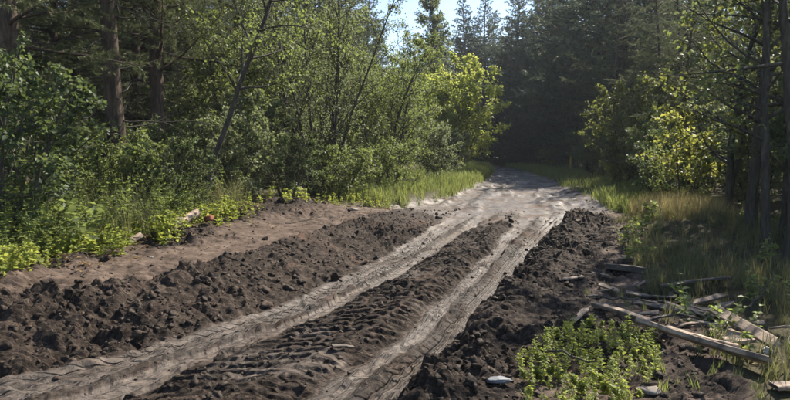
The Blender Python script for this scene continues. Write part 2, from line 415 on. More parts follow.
M = {}
M['soil'] = soil_material()
M['clod'] = clod_material()
M['needle'] = leaf_material("pine_needles", [(0.1, (0.044, 0.060, 0.030)), (0.5, (0.088, 0.110, 0.052)), (0.9, (0.17, 0.175, 0.085))], 0.32, (0.2, 0.23, 0.08), 0.55, 0.28)
M['spruce'] = leaf_material("dark_needles", [(0.1, (0.040, 0.056, 0.040)), (0.6, (0.085, 0.110, 0.072)), (1.0, (0.15, 0.17, 0.11))], 0.32, (0.13, 0.17, 0.08), 0.55, 0.28)
M['leaf'] = leaf_material("mid_green_leaves", [(0.1, (0.062, 0.088, 0.032)), (0.5, (0.118, 0.150, 0.050)), (0.95, (0.205, 0.215, 0.078))], 0.46, (0.32, 0.38, 0.09), 0.55, 0.28)
M['grey_leaf'] = leaf_material("grey_green_leaves", [(0.1, (0.064, 0.084, 0.044)), (0.5, (0.122, 0.146, 0.070)), (0.95, (0.21, 0.225, 0.11))], 0.44, (0.3, 0.35, 0.13), 0.55, 0.28)
M['yellow_leaf'] = leaf_material("yellow_green_leaves", [(0.05, (0.085, 0.108, 0.03)), (0.5, (0.165, 0.18, 0.048)), (0.95, (0.3, 0.27, 0.07))], 0.52, (0.5, 0.5, 0.09), 0.55, 0.28)
M['bright_leaf'] = leaf_material("bright_yellow_green_leaves", [(0.05, (0.14, 0.18, 0.04)), (0.5, (0.25, 0.28, 0.065)), (0.95, (0.40, 0.38, 0.10))], 0.55, (0.60, 0.66, 0.12), 0.55, 0.28)
M['maple_leaf'] = leaf_material("green_and_yellow_leaves", [(0.1, (0.045, 0.066, 0.026)), (0.62, (0.095, 0.120, 0.038)), (0.80, (0.20, 0.19, 0.04)), (0.95, (0.42, 0.33, 0.06))], 0.42, (0.34, 0.36, 0.06), 0.55, 0.28)
M['dark_leaf'] = leaf_material("dark_glossy_leaves", [(0.1, (0.036, 0.055, 0.026)), (0.6, (0.075, 0.102, 0.042)), (1.0, (0.13, 0.155, 0.065))], 0.34, (0.25, 0.32, 0.08), 0.55, 0.28)
M['herb'] = leaf_material("fresh_herb_leaves", [(0.05, (0.092, 0.125, 0.044)), (0.5, (0.168, 0.208, 0.070)), (1.0, (0.26, 0.275, 0.11))], 0.47, (0.42, 0.5, 0.1), 0.55, 0.28)
M['weed'] = leaf_material("bright_weed_leaves", [(0.05, (0.105, 0.140, 0.030)), (0.5, (0.190, 0.225, 0.050)), (1.0, (0.29, 0.29, 0.085))], 0.50, (0.56, 0.60, 0.1), 0.55, 0.28)
M['grass'] = leaf_material("grass_blades", [(0.05, (0.075, 0.105, 0.034)), (0.5, (0.135, 0.165, 0.052)), (1.0, (0.24, 0.22, 0.095))], 0.42, (0.38, 0.43, 0.1), 0.55, 0.28)
M['dull_grass'] = leaf_material("dull_grass_blades", [(0.05, (0.06, 0.07, 0.032)), (0.5, (0.115, 0.115, 0.052)), (1.0, (0.23, 0.185, 0.1))], 0.35, (0.28, 0.27, 0.1), 0.55, 0.3)
M['dry'] = leaf_material("dry_grass_blades", [(0.05, (0.15, 0.130, 0.060)), (0.5, (0.31, 0.26, 0.13)), (1.0, (0.46, 0.40, 0.23))], 0.35, (0.42, 0.34, 0.12), 0.55, 0.3)
M['dead_leaf'] = leaf_material("dead_leaves", [(0.1, (0.07, 0.045, 0.022)), (0.5, (0.16, 0.105, 0.05)), (0.95, (0.30, 0.22, 0.10))], 0.2, (0.25, 0.16, 0.06), 0.7, 0.2)
M['pine_bark'] = bark_material("pine_bark", (0.028, 0.021, 0.017), (0.085, 0.060, 0.045), (0.17, 0.115, 0.08))
M['grey_bark'] = bark_material("grey_bark", (0.030, 0.026, 0.021), (0.075, 0.066, 0.054), (0.15, 0.135, 0.11), 22)
M['stem'] = plain_material("green_stem", (0.07, 0.09, 0.03), (0.12, 0.12, 0.045), 0.6, 30)
M['wood'] = wood_material("weathered_wood", (0.11, 0.075, 0.050), (0.26, 0.185, 0.13), (0.40, 0.31, 0.23))
M['pale_wood'] = wood_material("pale_wood", (0.24, 0.165, 0.115), (0.42, 0.31, 0.22), (0.55, 0.44, 0.34))
M['dark_wood'] = wood_material("dark_wood", (0.035, 0.028, 0.022), (0.085, 0.066, 0.052), (0.17, 0.14, 0.11))
M['red_wood'] = plain_material("rusty_red", (0.11, 0.038, 0.024), (0.20, 0.07, 0.042), 0.85, 12, 0.2)
M['plastic'] = plain_material("crumpled_plastic", (0.55, 0.57, 0.60), (0.72, 0.74, 0.76), 0.35, 8, 0.5)
M['blue_plastic'] = plain_material("blue_grey_plastic", (0.10, 0.105, 0.115), (0.17, 0.175, 0.19), 0.7, 8, 0.5)
M['yellow_paint'] = plain_material("yellow_paint", (0.55, 0.38, 0.05), (0.70, 0.50, 0.08), 0.6, 10)
M['stone'] = plain_material("pale_stone", (0.12, 0.10, 0.085), (0.24, 0.205, 0.17), 0.85, 14, 0.2)

# ------------------------------------------------------------------ mesh builders
class MB:
    def __init__(s):
        s.v, s.f, s.r, s.n = [], [], [], 0
    def add(s, v, f, rnd=0.5):
        v = np.asarray(v, np.float32).reshape(-1, 3); f = np.asarray(f, np.int64)
        s.v.append(v); s.f.append(f + s.n)
        s.r.append(np.full(len(f), rnd, np.float32) if np.isscalar(rnd) else np.asarray(rnd, np.float32))
        s.n += len(v)
    def arrays(s):
        tri = [f for f in s.f if f.shape[1] == 3]; quad = [f for f in s.f if f.shape[1] == 4]
        rt = [r for r, f in zip(s.r, s.f) if f.shape[1] == 3]; rq = [r for r, f in zip(s.r, s.f) if f.shape[1] == 4]
        return np.concatenate(s.v), (np.concatenate(tri) if tri else np.zeros((0, 3), int)), (np.concatenate(quad) if quad else np.zeros((0, 4), int)), np.concatenate(rt + rq)
    def mesh(s, name, mat, smooth=False):
        v, t, q, r = s.arrays()
        return np_mesh(name, v, t, q, mat, smooth, r)

def np_mesh(name, v, t, q, mat, smooth=False, rnd=None):
    me = bpy.data.meshes.new(name)
    nt, nq = len(t), len(q)
    me.vertices.add(len(v)); me.vertices.foreach_set("co", np.ascontiguousarray(v, np.float32).ravel())
    me.loops.add(nt * 3 + nq * 4)
    me.loops.foreach_set("vertex_index", np.concatenate([np.asarray(t).ravel(), np.asarray(q).ravel()]).astype(np.int32))
    me.polygons.add(nt + nq)
    me.polygons.foreach_set("loop_start", np.concatenate([np.arange(nt) * 3, nt * 3 + np.arange(nq) * 4]).astype(np.int32))
    me.update(calc_edges=True)
    if smooth:
        me.polygons.foreach_set("use_smooth", np.ones(nt + nq, bool))
    if rnd is not None:
        a = me.attributes.new("rnd", 'FLOAT', 'FACE'); a.data.foreach_set("value", np.asarray(rnd, np.float32))
    me.materials.append(mat)
    return me

def obj(name, mesh, parent=None, loc=None):
    o = bpy.data.objects.new(name, mesh)
    col.objects.link(o)
    if parent is not None: o.parent = parent
    if loc is not None: o.location = loc
    return o
def tag(o, label=None, cat=None, group=None, kind=None):
    if label: o['label'] = label
    if cat: o['category'] = cat
    if group: o['group'] = group
    if kind: o['kind'] = kind
    return o

def nrm(v):
    v = np.asarray(v, float); return v / (np.linalg.norm(v, axis=-1, keepdims=True) + 1e-9)

def tube(mb, pts, rad, n=6, rnd=0.5, cap=False):
    pts = np.asarray(pts, float); k = len(pts)
    tan = nrm(np.gradient(pts, axis=0))
    ref = np.array([0.0, 0, 1]) if abs(tan[0][2]) < 0.8 else np.array([1.0, 0, 0])
    a = nrm(np.cross(tan, ref)); b = np.cross(tan, a)
    th = np.arange(n) * 2 * math.pi / n
    ring = pts[:, None, :] + np.asarray(rad)[:, None, None] * (np.cos(th)[None, :, None] * a[:, None, :] + np.sin(th)[None, :, None] * b[:, None, :])
    i, j = np.meshgrid(np.arange(k - 1), np.arange(n), indexing='ij')
    f = np.stack([i * n + j, i * n + (j + 1) % n, (i + 1) * n + (j + 1) % n, (i + 1) * n + j], -1).reshape(-1, 4)
    mb.add(ring.reshape(-1, 3), f, rnd)
    if cap:
        for e in (0, k - 1):
            vv = np.concatenate([ring[e], pts[e:e + 1]])
            mb.add(vv, [[x, (x + 1) % n, n] for x in range(n)], rnd)

def walk(rng, p, d, length, k, wob, up=0.0):
    pts = [np.array(p, float)]; d = nrm(d)
    for _ in range(k):
        d = nrm(d + rng.normal(0, wob, 3) + np.array([0, 0, up]))
        pts.append(pts[-1] + d * length / k)
    return np.array(pts)

def at_f(pts, f):
    q = f * (len(pts) - 1); i = min(int(q), len(pts) - 2)
    return pts[i] + (pts[i + 1] - pts[i]) * (q - i), nrm(pts[i + 1] - pts[i])

def leaf_quads(mb, rng, c, d, L, W, fold=0.25, flat=0.55, rnd=None):
    """folded leaves: c base points, d tip directions, L lengths, W half widths"""
    n = len(c)
    d = nrm(d)
    up = nrm(np.array([0, 0, 1.0]) + rng.normal(0, flat, (n, 3)))
    s = nrm(np.cross(d, up)); nn = np.cross(s, d)
    L = np.broadcast_to(np.asarray(L, float), (n,))[:, None]; W = np.broadcast_to(np.asarray(W, float), (n,))[:, None]
    mid = c + d * L * 0.42
    v = np.stack([c, mid + s * W + nn * W * fold, c + d * L - nn * L * 0.12, mid - s * W + nn * W * fold], 1).reshape(-1, 3)
    b = np.arange(n) * 4
    f = np.concatenate([np.stack([b, b + 2, b + 1], 1), np.stack([b, b + 3, b + 2], 1)])
    r = rng.random(n) if rnd is None else rnd
    mb.add(v, f, np.concatenate([r, r]))

def needle_tufts(mb, rng, c, d, k, L, W, spread=0.55):
    n = len(c)
    c = np.repeat(c, k, 0); dd = nrm(np.repeat(nrm(d), k, 0) + rng.normal(0, spread, (n * k, 3)))
    s = nrm(np.cross(dd, rng.normal(0, 1, (n * k, 3))))
    ll = L * rng.uniform(0.7, 1.15, (n * k, 1))
    c = c + dd * 0.01
    v = np.stack([c + s * W, c - s * W, c + dd * ll], 1).reshape(-1, 3)
    r = np.repeat(np.clip(rng.normal(0.5, 0.25, n), 0, 1), k)
    mb.add(v, np.arange(n * k * 3).reshape(-1, 3), r)

def broadleaf(seed, stems, n1, n2, nl, L1, leaf, f0=0.25, prof=None, ang=(35, 70), up=0.05, droop=0.15, lw=0.36, wob=0.06, mat='leaf', bark='grey_bark', twig_r=0.006, sides=8, tipleaf=1.0):
    """stems: (base, direction, length, radius). Returns meshes: one per stem, branches, leaves."""
    rng = np.random.default_rng(seed)
    smesh, br, lv = [], MB(), MB()
    prof = prof or (lambda f: math.sin(math.pi * min(1, 0.18 + 0.82 * f)) ** 0.7 + 0.12)
    C, D = [], []
    for si, (b, d, length, r) in enumerate(stems):
        w = MB()
        pts = walk(rng, b, d, length, 11, wob, 0.03)
        fr = np.linspace(0, 1, len(pts))
        rad = r * (1 - 0.9 * fr) + 0.004; rad[0] *= 1.35
        tube(w, pts, rad, sides)
        smesh.append(w.mesh("stem_%d_%d" % (seed, si), M[bark], True))
        for i in range(n1):
            f = f0 + (0.985 - f0) * (i + rng.random()) / n1
            p, td = at_f(pts, f)
            az = i * 2.39996 + rng.uniform(-0.5, 0.5)
            a = R(rng.uniform(*ang))
            side = nrm(np.cross(td, [math.cos(az), math.sin(az), 0.01]))
            bl = L1 * prof(f) * rng.uniform(0.65, 1.2)
            bp = walk(rng, p, td * math.cos(a) + side * math.sin(a), bl, 5, 0.13, up)
            r0 = min(r * (1 - 0.9 * f) * 0.55, 0.012 + bl * 0.013) + 0.002
            tube(br, bp, np.linspace(r0, 0.003, 6), 4)
            for j in range(n2):
                g = 0.22 + 0.78 * (j + rng.random()) / n2
                q, bd = at_f(bp, min(g, 0.999))
                tl = bl * rng.uniform(0.18, 0.42) * (1.15 - 0.5 * g) + 0.08
                tp = walk(rng, q, bd * 0.7 + rng.normal(0, 0.55, 3) + [0, 0, 0.1], tl, 3, 0.18, 0.0)
                tube(br, tp, [twig_r, twig_r * 0.8, twig_r * 0.6, twig_r * 0.3], 3)
                m = max(1, int(nl * rng.uniform(0.5, 1.4)))
                h = rng.uniform(0.1, 1.0, m) ** 0.8
                q3 = h * 3; ii = np.clip(q3.astype(int), 0, 2)
                pos = tp[ii] + (tp[ii + 1] - tp[ii]) * (q3 - ii)[:, None]
                C.append(pos + rng.normal(0, leaf * 0.55, (m, 3)))
                D.append(nrm(tp[-1] - tp[0])[None] * 0.5 + rng.normal(0, 0.6, (m, 3)) + [0, 0, -droop])
    C = np.concatenate(C); D = np.concatenate(D)
    L = leaf * rng.uniform(0.6, 1.25, len(C))
    cl = vnoise(C[:, 0] * 2.1 + 7 * C[:, 2], C[:, 1] * 2.1 + 3 * C[:, 2], seed) * 0.5
    leaf_quads(lv, rng, C, D, L, L * lw, rnd=np.clip(rng.random(len(C)) * 0.8 + 0.1 + cl, 0, 1))
    return smesh, br.mesh("branches_%d" % seed, M[bark], True), lv.mesh("leaves_%d" % seed, M[mat])

def conifer(seed, h, r, f0, nb, L, tufts, k, nl, nw, dead=0, conical=1.0, rise=0.1, mat='needle', lean=0.0, bark='pine_bark', clump=0.5):
    rng = np.random.default_rng(seed)
    w, br, lv, dd = MB(), MB(), MB(), MB()
    pts = walk(rng, (0, 0, -0.15), (lean, 0, 1), h, 14, 0.015, 0.02)
    fr = np.linspace(0, 1, len(pts))
    rad = r * (1 - fr) ** 0.8 + 0.008; rad[0] *= 1.35; rad[1] *= 1.06
    tube(w, pts, rad, 12)
    for i in range(dead):
        f = rng.uniform(0.06, f0 + 0.08); p, td = at_f(pts, f)
        az = rng.uniform(0, 6.28)
        bp = walk(rng, p, (math.cos(az), math.sin(az), rng.uniform(-0.25, 0.25)), rng.uniform(0.5, 2.0), 6, 0.12, -0.02)
        tube(dd, bp, np.linspace(0.017, 0.004, 7), 4)
        for j in range(4):
            q, bd = at_f(bp, rng.uniform(0.3, 0.95))
            tube(dd, walk(rng, q, bd + rng.normal(0, 0.7, 3), rng.uniform(0.2, 0.6), 3, 0.2), [0.006, 0.005, 0.004, 0.002], 3)
    C, D = [], []
    for i in range(nb):
        f = f0 + (0.985 - f0) * (i + rng.random()) / nb
        p, td = at_f(pts, f)
        az = i * 2.39996 + rng.uniform(-0.6, 0.6)
        g = (f - f0) / (1 - f0)
        bl = L * ((1 - g) ** conical * 0.92 + 0.10) * rng.uniform(0.6, 1.2)
        if conical < 0.8: bl *= 0.55 + 0.9 * math.sin(math.pi * min(1, g + 0.15))
        bd = np.array([math.cos(az), math.sin(az), rise + 0.35 * g + rng.normal(0, 0.12)])
        bp = walk(rng, p, bd, bl, 6, 0.08, 0.015 if conical < 0.8 else 0.035)
        tube(br, bp, np.linspace(0.009 + 0.011 * bl, 0.004, 7), 4)
        nt_ = max(3, int(tufts * bl / L))
        for j in range(nt_):
            e = 0.18 + 0.82 * (j + rng.random()) / nt_
            q, t2 = at_f(bp, min(e, 0.999))
            sd = nrm(np.cross(t2, [0, 0, 1.0])) * (1 if j % 2 else -1)
            tl = bl * (0.40 * (1.05 - e) + 0.08) * rng.uniform(0.6, 1.3)
            tp = walk(rng, q, t2 * 0.75 + sd * rng.uniform(0.3, 1.0) + rng.normal(0, clump * 0.5, 3), tl, 3, 0.15, 0.04)
            tube(br, tp, [0.005, 0.0045, 0.004, 0.002], 3)
            m = max(2, int(tl / (nl * 0.55)))
            q3 = np.linspace(0.2, 3, m); ii = np.clip(q3.astype(int), 0, 2)
            C.append(tp[ii] + (tp[ii + 1] - tp[ii]) * (q3 - ii)[:, None] + rng.normal(0, 0.02, (m, 3)))
            D.append(np.repeat((tp[-1] - tp[0])[None], m, 0))
    C = np.concatenate(C); D = np.concatenate(D)
    needle_tufts(lv, rng, C, D, k, nl, nw)
    out = [w.mesh("trunk_%d" % seed, M[bark], True), br.mesh("branches_%d" % seed, M[bark], True), lv.mesh("needles_%d" % seed, M[mat])]
    return out, (dd.mesh("dead_%d" % seed, M['grey_bark'], True) if dead else None)

def scatter(protos, pos, rz, sc, rng, name, mat, tilt=0.0, smooth=False, rnd_jit=0.25, squash=None):
    """bake copies of (verts, tris, quads, rnd) prototypes into one mesh"""
    VV, TT, QQ, RT, RQ, base = [], [], [], [], [], 0
    which = rng.integers(0, len(protos), len(pos))
    for k, (v, t, q, r) in enumerate(protos):
        idx = np.where(which == k)[0]
        if not len(idx): continue
        n = len(idx); c, s = np.cos(rz[idx]), np.sin(rz[idx])
        vv = np.broadcast_to(v[None], (n, len(v), 3)) * np.asarray(sc)[idx][:, None, None]
        if squash is not None: vv = vv * squash[idx][:, None, :]
        x = vv[..., 0] * c[:, None] - vv[..., 1] * s[:, None]; y = vv[..., 0] * s[:, None] + vv[..., 1] * c[:, None]; z = vv[..., 2]
        if tilt:
            ta = rng.normal(0, tilt, (n, 2)); x = x + z * ta[:, :1]; y = y + z * ta[:, 1:]
        w = np.stack([x, y, z], -1) + pos[idx][:, None, :]
        off = base + np.arange(n)[:, None, None] * len(v)
        jit = rng.uniform(-rnd_jit, rnd_jit, n)[:, None]
        VV.append(w.reshape(-1, 3)); TT.append((t[None] + off).reshape(-1, 3)); QQ.append((q[None] + off).reshape(-1, 4))
        RT.append(np.clip(r[:len(t)][None] + jit, 0, 1).ravel()); RQ.append(np.clip(r[len(t):][None] + jit, 0, 1).ravel())
        base += n * len(v)
    return np_mesh(name, np.concatenate(VV), np.concatenate(TT), np.concatenate(QQ), mat, smooth, np.concatenate(RT + RQ))

# ------------------------------------------------------------------ the ground, one sheet cut along the edges of the soils
def axis(fine0, fine1, d, lim0, lim1, g):
    a = list(np.arange(fine0, fine1, d))
    s, x = d, a[-1]
    while x < lim1: s *= g; x += s; a.append(x)
    s, x = d, a[0]
    while x > lim0: s *= g; x -= s; a.insert(0, x)
    return np.array(a)
SPLIT = 14.0
gxn = axis(-3.9, 3.1, 0.0172, -260, 260, 1.055)      # columns follow the ruts
gxf = np.concatenate([gxn[:1], gxn[4:-4:4], gxn[-1:]])
yn, yy = [SPLIT], SPLIT
while yy > 3.05: yy -= 0.0038 * yy; yn.insert(0, yy)
s, y0 = 0.02, yn[0]
while y0 > -60: s *= 1.16; y0 -= s; yn.insert(0, y0)
yf, yy = [SPLIT], SPLIT
while yy < 78: yy += 0.0075 * yy; yf.append(yy)
s = 0.6
while yy < 420: s *= 1.15; yy += s; yf.append(yy)
Vt, Qs, base = [], [], 0
for gx, gy in ((gxn, np.array(yn)), (gxf, np.array(yf))):
    GX, GY = np.meshgrid(gx, gy); nx, ny = len(gx), len(gy)
    Vt.append(np.stack([(GX + RL(np.clip(GY, 2.5, SPLIT))).ravel(), GY.ravel()], 1))
    ii, jj = np.meshgrid(np.arange(ny - 1), np.arange(nx - 1), indexing='ij')
    Qs.append(base + np.stack([ii * nx + jj, ii * nx + jj + 1, (ii + 1) * nx + jj + 1, (ii + 1) * nx + jj], -1).reshape(-1, 4))
    base += nx * ny
quads = np.concatenate(Qs); xy = np.concatenate(Vt); fx, fy = xy[:, 0], xy[:, 1]
z, rut, black, pth, litm, wetm, zones = ground(fx, fy)
n_near = len(Vt[0]); i0 = n_near - len(gxn)
z[i0:n_near] = np.interp(gxn, gxf, z[n_near:n_near + len(gxf)])          # close the seam between the two grids
left, path, bank, lrut, ridge, rrut, clodz, right = zones
verts = np.stack([fx, fy, z], 1)
t_s, t_b, t_k = TREAD
stackz = np.stack([np.maximum(left, right), path + 0.01, bank, lrut, ridge, rrut, np.full_like(left, 0.49)])
zone_f = np.argmax(stackz[:, quads].mean(-1), 0)
GN = {}
for zi, nm in ((0, 'ground'), (6, 'muddy_road'), (1, 'trodden_path'), (2, 'earth_bank'), (3, 'wheel_rut'), (4, 'mud_ridge'), (5, 'wheel_rut')):
    q = quads[zone_f == zi]
    used, inv = np.unique(q, return_inverse=True)
    me = np_mesh(nm, verts[used], np.zeros((0, 3), int), inv.reshape(-1, 4), M['soil'], zi == 0)
    ca = me.attributes.new("soil", 'FLOAT_COLOR', 'POINT')
    ca.data.foreach_set("color", np.stack([rut[used], black[used], pth[used], np.ones(len(used))], 1).astype(np.float32).ravel())
    td = me.attributes.new("tread", 'FLOAT_VECTOR', 'POINT')
    td.data.foreach_set("vector", np.stack([t_s[used], t_b[used], t_k[used]], 1).astype(np.float32).ravel())
    me.polygons.foreach_set("use_smooth", (verts[q[:, 0], 1] > 12.5) | (zi in (0, 3, 5)))
    tk = me.attributes.new("track", 'FLOAT_VECTOR', 'POINT')
    tk.data.foreach_set("vector", np.stack([fx[used] - RL(fy[used]) , fy[used], np.zeros(len(used))], 1).astype(np.float32).ravel())
    for an, arr in (("wet", wetm), ("litter", litm)):
        a = me.attributes.new(an, 'FLOAT', 'POINT'); a.data.foreach_set("value", arr[used].astype(np.float32))
    o = obj(nm, me)
    GN[zi] = o
    if zi in (0, 6, 1, 2):
        o['kind'] = 'structure'
tag(GN[0], 'dark forest floor of litter and soil on both sides of the track')
tag(GN[6], 'churned muddy track bending away to the left into the wood')
tag(GN[1], 'trodden brown earth path along the top of the bank')
tag(GN[2], 'bank of black clods thrown up along the left wheel rut')
for zi in (3, 4, 5): GN[zi].parent = GN[6]
GN[3]['label'] = 'left wheel rut with small block tread prints'
GN[5]['label'] = 'right wheel rut with long tread grooves'
GN[4]['label'] = 'dark ridge with slanting lug prints between the ruts'

# clods of earth, far too many to count
def ico(sub):
    import bmesh
    bm = bmesh.new(); bmesh.ops.create_icosphere(bm, subdivisions=sub, radius=1.0)
    v = np.array([x.co[:] for x in bm.verts]); t = np.array([[y.index for y in f.verts] for f in bm.faces]); bm.free()
    return v, t
def clod_protos(n, sub, seed):
    rng = np.random.default_rng(seed); out = []
    v0, t0 = ico(sub)
    for i in range(n):
        k = rng.normal(0, 1, (7, 3)); ph = rng.uniform(0, 6.28, 7)
        d = 1 + sum(0.13 * np.sin(v0 @ (k[j] * (1.2 + 0.55 * j)) + ph[j]) for j in range(7))
        v = v0 * d[:, None] * rng.uniform(0.7, 1.2, 3)
        for j in range(7):
            pn = nrm(rng.normal(0, 1, 3)); over = np.maximum(0, v @ pn - rng.uniform(0.45, 0.85))
            v = v - over[:, None] * pn * 0.9
        v = v + rng.normal(0, 0.05, v.shape)
        out.append((v, t0, np.zeros((0, 4), int), np.full(len(t0), 0.5)))
    return out
def clod_field(n, seed, rmin, rmax, power, protos, name, parent_z):
    rng = np.random.default_rng(seed)
    X = rng.uniform(-7, 7.5, n * 14); Y = 3.2 + 15 * rng.random(n * 14) ** 1.25
    zz, ru, bl, pt, li, we, zs = ground(X, Y)
    lf, pa, ba, l1, ri, r1, cz, rg = zs
    m1 = gauss(X, Y, -2.35, 11.8, 0.55, 1.9, -0.42) + gauss(X, Y, -3.15, 8.6, 0.35, 0.9, -0.2)
    wgt = 1.0 * ba + 0.32 * ri + 0.75 * cz + 0.05 * (l1 + r1) + 0.06 * pa + np.clip(m1, 0, 1) * 0.8 + 0.35 * (bl > 0.3) * (1 - ba) * (X > CR(Y)) * (X < WR(Y) + 0.2)
    wgt *= 0.25 + 1.1 * sstep(-0.3, 0.35, fbm(X * 1.8, Y * 1.8, seed + 5, 3))
    keep = np.where(rng.random(len(X)) < wgt)[0][:n]
    X, Y, zz = X[keep], Y[keep], zz[keep]
    r = rmin + (rmax - rmin) * rng.random(len(X)) ** power
    pos = np.stack([X, Y, zz + r * 0.15], 1)
    sq = rng.uniform(0.65, 1.15, (len(X), 3)); sq[:, 2] *= 0.8
    me = scatter(protos, pos, rng.uniform(0, 6.28, len(X)), r, rng, name, M['clod'], 0.3, False, 0.5, sq)
    o = obj(name, me); o['kind'] = 'stuff'
    return o
o = clod_field(320, 101, 0.025, 0.08, 3.0, clod_protos(7, 3, 1), 'mud_clods', 2)
tag(o, 'black clods of earth strewn over the bank and ridges', 'clods')
o = clod_field(2300, 102, 0.012, 0.04, 1.6, clod_protos(7, 2, 3), 'earth_lumps', 2)
tag(o, 'lumps of dark earth on the bank and beside the ruts', 'earth lumps')
o = clod_field(5000, 103, 0.005, 0.018, 1.5, clod_protos(6, 1, 2), 'soil_crumbs', 2)
tag(o, 'small dark crumbs of soil scattered over the track', 'soil crumbs')

# ------------------------------------------------------------------ trees
def sub(mesh, name, parent, loc=None):
    return obj(name, mesh, parent, loc)
def tree_empty(name, x, y, rz=0.0, s=1.0, dz=0.0):
    e = bpy.data.objects.new(name, None); col.objects.link(e)
    e.empty_display_size = 0.3
    e.location = (x, y, gz(x, y) + dz); e.rotation_euler = (0, 0, rz); e.scale = (s, s, s)
    return e
def place_broad(name, kit, x, y, rz=0.0, s=1.0, label=None, cat='tree', group=None, dz=0.0):
    stems, br, lv = kit
    e = tree_empty(name, x, y, rz, s, dz)
    for st in stems: sub(st, 'trunk' if cat == 'tree' else 'stem', e)
    sub(br, 'branches', e)['kind'] = 'stuff'; sub(lv, 'crown' if cat == 'tree' else 'foliage', e)['kind'] = 'stuff'
    return tag(e, label, cat, group)
def place_con(name, kit, x, y, rz=0.0, s=1.0, label=None, group=None, cat='tree'):
    (tr, br, lv), dead = kit
    e = tree_empty(name, x, y, rz, s)
    sub(tr, 'trunk', e); sub(br, 'branches', e)['kind'] = 'stuff'; sub(lv, 'crown', e)['kind'] = 'stuff'
    if dead is not None: sub(dead, 'dead_branches', e)
    return tag(e, label, cat, group)

K = {}
K['pine1'] = conifer(11, 17, 0.19, 0.18, 72, 2.8, 17, 13, 0.095, 0.0055, dead=26, conical=0.6, rise=0.05)
K['pine2'] = conifer(12, 16, 0.175, 0.26, 64, 2.6, 17, 10, 0.095, 0.0065, dead=34, conical=0.6, rise=0.0, lean=0.02)
K['pine3'] = conifer(13, 15, 0.13, 0.10, 96, 2.5, 16, 12, 0.10, 0.007, dead=14, conical=0.75, rise=0.02)
K['fir1'] = conifer(21, 18, 0.20, 0.03, 190, 3.9, 18, 9, 0.22, 0.028, conical=0.8, rise=-0.1, mat='spruce')
K['fir2'] = conifer(22, 17, 0.18, 0.05, 170, 3.6, 18, 9, 0.22, 0.028, conical=0.62, rise=0.05, mat='spruce')

K['fan'] = broadleaf(31, [((0.0, 0, -0.1), (-0.16, 0.0, 1), 6.8, 0.05), ((0.12, 0.05, -0.1), (-0.03, 0.1, 1), 7.6, 0.055), ((0.2, -0.05, -0.1), (0.10, 0, 1), 7.4, 0.055), ((0.3, 0.05, -0.1), (0.20, -0.05, 1), 7.0, 0.05), ((0.4, 0.0, -0.1), (0.33, 0.05, 1), 6.4, 0.045), ((-0.1, 0.1, -0.1), (-0.30, 0.1, 1), 5.4, 0.04)],
                  22, 9, 17, 1.35, 0.062, f0=0.10, mat='grey_leaf', ang=(25, 60), wob=0.05, lw=0.34, sides=7)
K['leaning'] = broadleaf(32, [((0, 0, -0.1), (0.20, 0.0, 1), 7.5, 0.062)], 26, 9, 20, 1.5, 0.065, f0=0.30, mat='leaf', ang=(40, 75), wob=0.05)
K['willow1'] = broadleaf(33, [((0, 0, -0.1), (0.05, -0.1, 1), 5.2, 0.07), ((0.2, 0, -0.1), (0.30, 0.0, 1), 4.8, 0.06), ((-0.2, 0.1, -0.1), (-0.30, 0.1, 1), 4.6, 0.06), ((0, 0.2, -0.1), (0.05, 0.4, 1), 4.4, 0.05)], 18, 10, 26, 1.5, 0.085, f0=0.08, mat='leaf', ang=(30, 70), lw=0.26)
K['willow2'] = broadleaf(34, [((0, 0, -0.1), (0.12, -0.1, 1), 4.4, 0.06), ((-0.2, 0, -0.1), (-0.25, -0.1, 1), 4.0, 0.05), ((0.15, 0.1, -0.1), (0.4, 0.2, 1), 3.6, 0.05)], 18, 10, 26, 1.4, 0.08, f0=0.06, mat='leaf', ang=(30, 75), lw=0.30)
K['boxelder'] = broadleaf(35, [((0, 0, -0.1), (0.05, 0, 1), 5.2, 0.085), ((0.15, 0, -0.1), (0.40, -0.1, 1), 4.6, 0.06), ((-0.1, 0, -0.1), (-0.40, 0, 1), 4.6, 0.06), ((0, 0.1, -0.1), (0.1, 0.45, 1), 4.4, 0.05), ((0, -0.1, -0.1), (-0.05, -0.45, 1), 4.3, 0.05)], 20, 10, 24, 1.35, 0.125, f0=0.10, mat='bright_leaf', ang=(45, 80), lw=0.38, droop=0.5, prof=lambda f: 0.75 + 0.35 * math.sin(math.pi * f))
K['roadside'] = broadleaf(47, [((0, 0, -0.1), (-0.15, -0.1, 1), 4.8, 0.07), ((0.2, 0, -0.1), (0.25, 0.1, 1), 4.4, 0.06), ((-0.1, 0.1, -0.1), (-0.4, 0.0, 1), 3.8, 0.05)], 20, 10, 20, 1.4, 0.11, f0=0.08, mat='maple_leaf', ang=(40, 78), lw=0.38, droop=0.4)
K['poplar'] = broadleaf(36, [((0, 0, -0.1), (0.0, 0, 1), 16, 0.17)], 64, 11, 30, 2.5, 0.14, f0=0.12, mat='grey_leaf', ang=(30, 60), lw=0.42, wob=0.03, prof=lambda f: (1.05 - f) ** 0.6 * 0.9 + 0.15)
K['maple'] = broadleaf(37, [((0, 0, -0.1), (-0.10, -0.05, 1), 6.0, 0.07), ((0.1, 0.1, -0.1), (0.12, 0.1, 1), 5.6, 0.05)], 20, 8, 15, 1.7, 0.088, f0=0.20, mat='maple_leaf', ang=(45, 80), lw=0.42, droop=0.4)
K['edge1'] = broadleaf(38, [((0, 0, -0.1), (-0.03, -0.02, 1), 8.0, 0.10)], 34, 9, 20, 1.8, 0.075, f0=0.20, mat='leaf', ang=(45, 85), lw=0.40)
K['edge2'] = broadleaf(39, [((0, 0, -0.1), (0.05, 0.0, 1), 7.0, 0.075)], 30, 9, 19, 1.6, 0.07, f0=0.24, mat='grey_leaf', ang=(45, 85), lw=0.38)
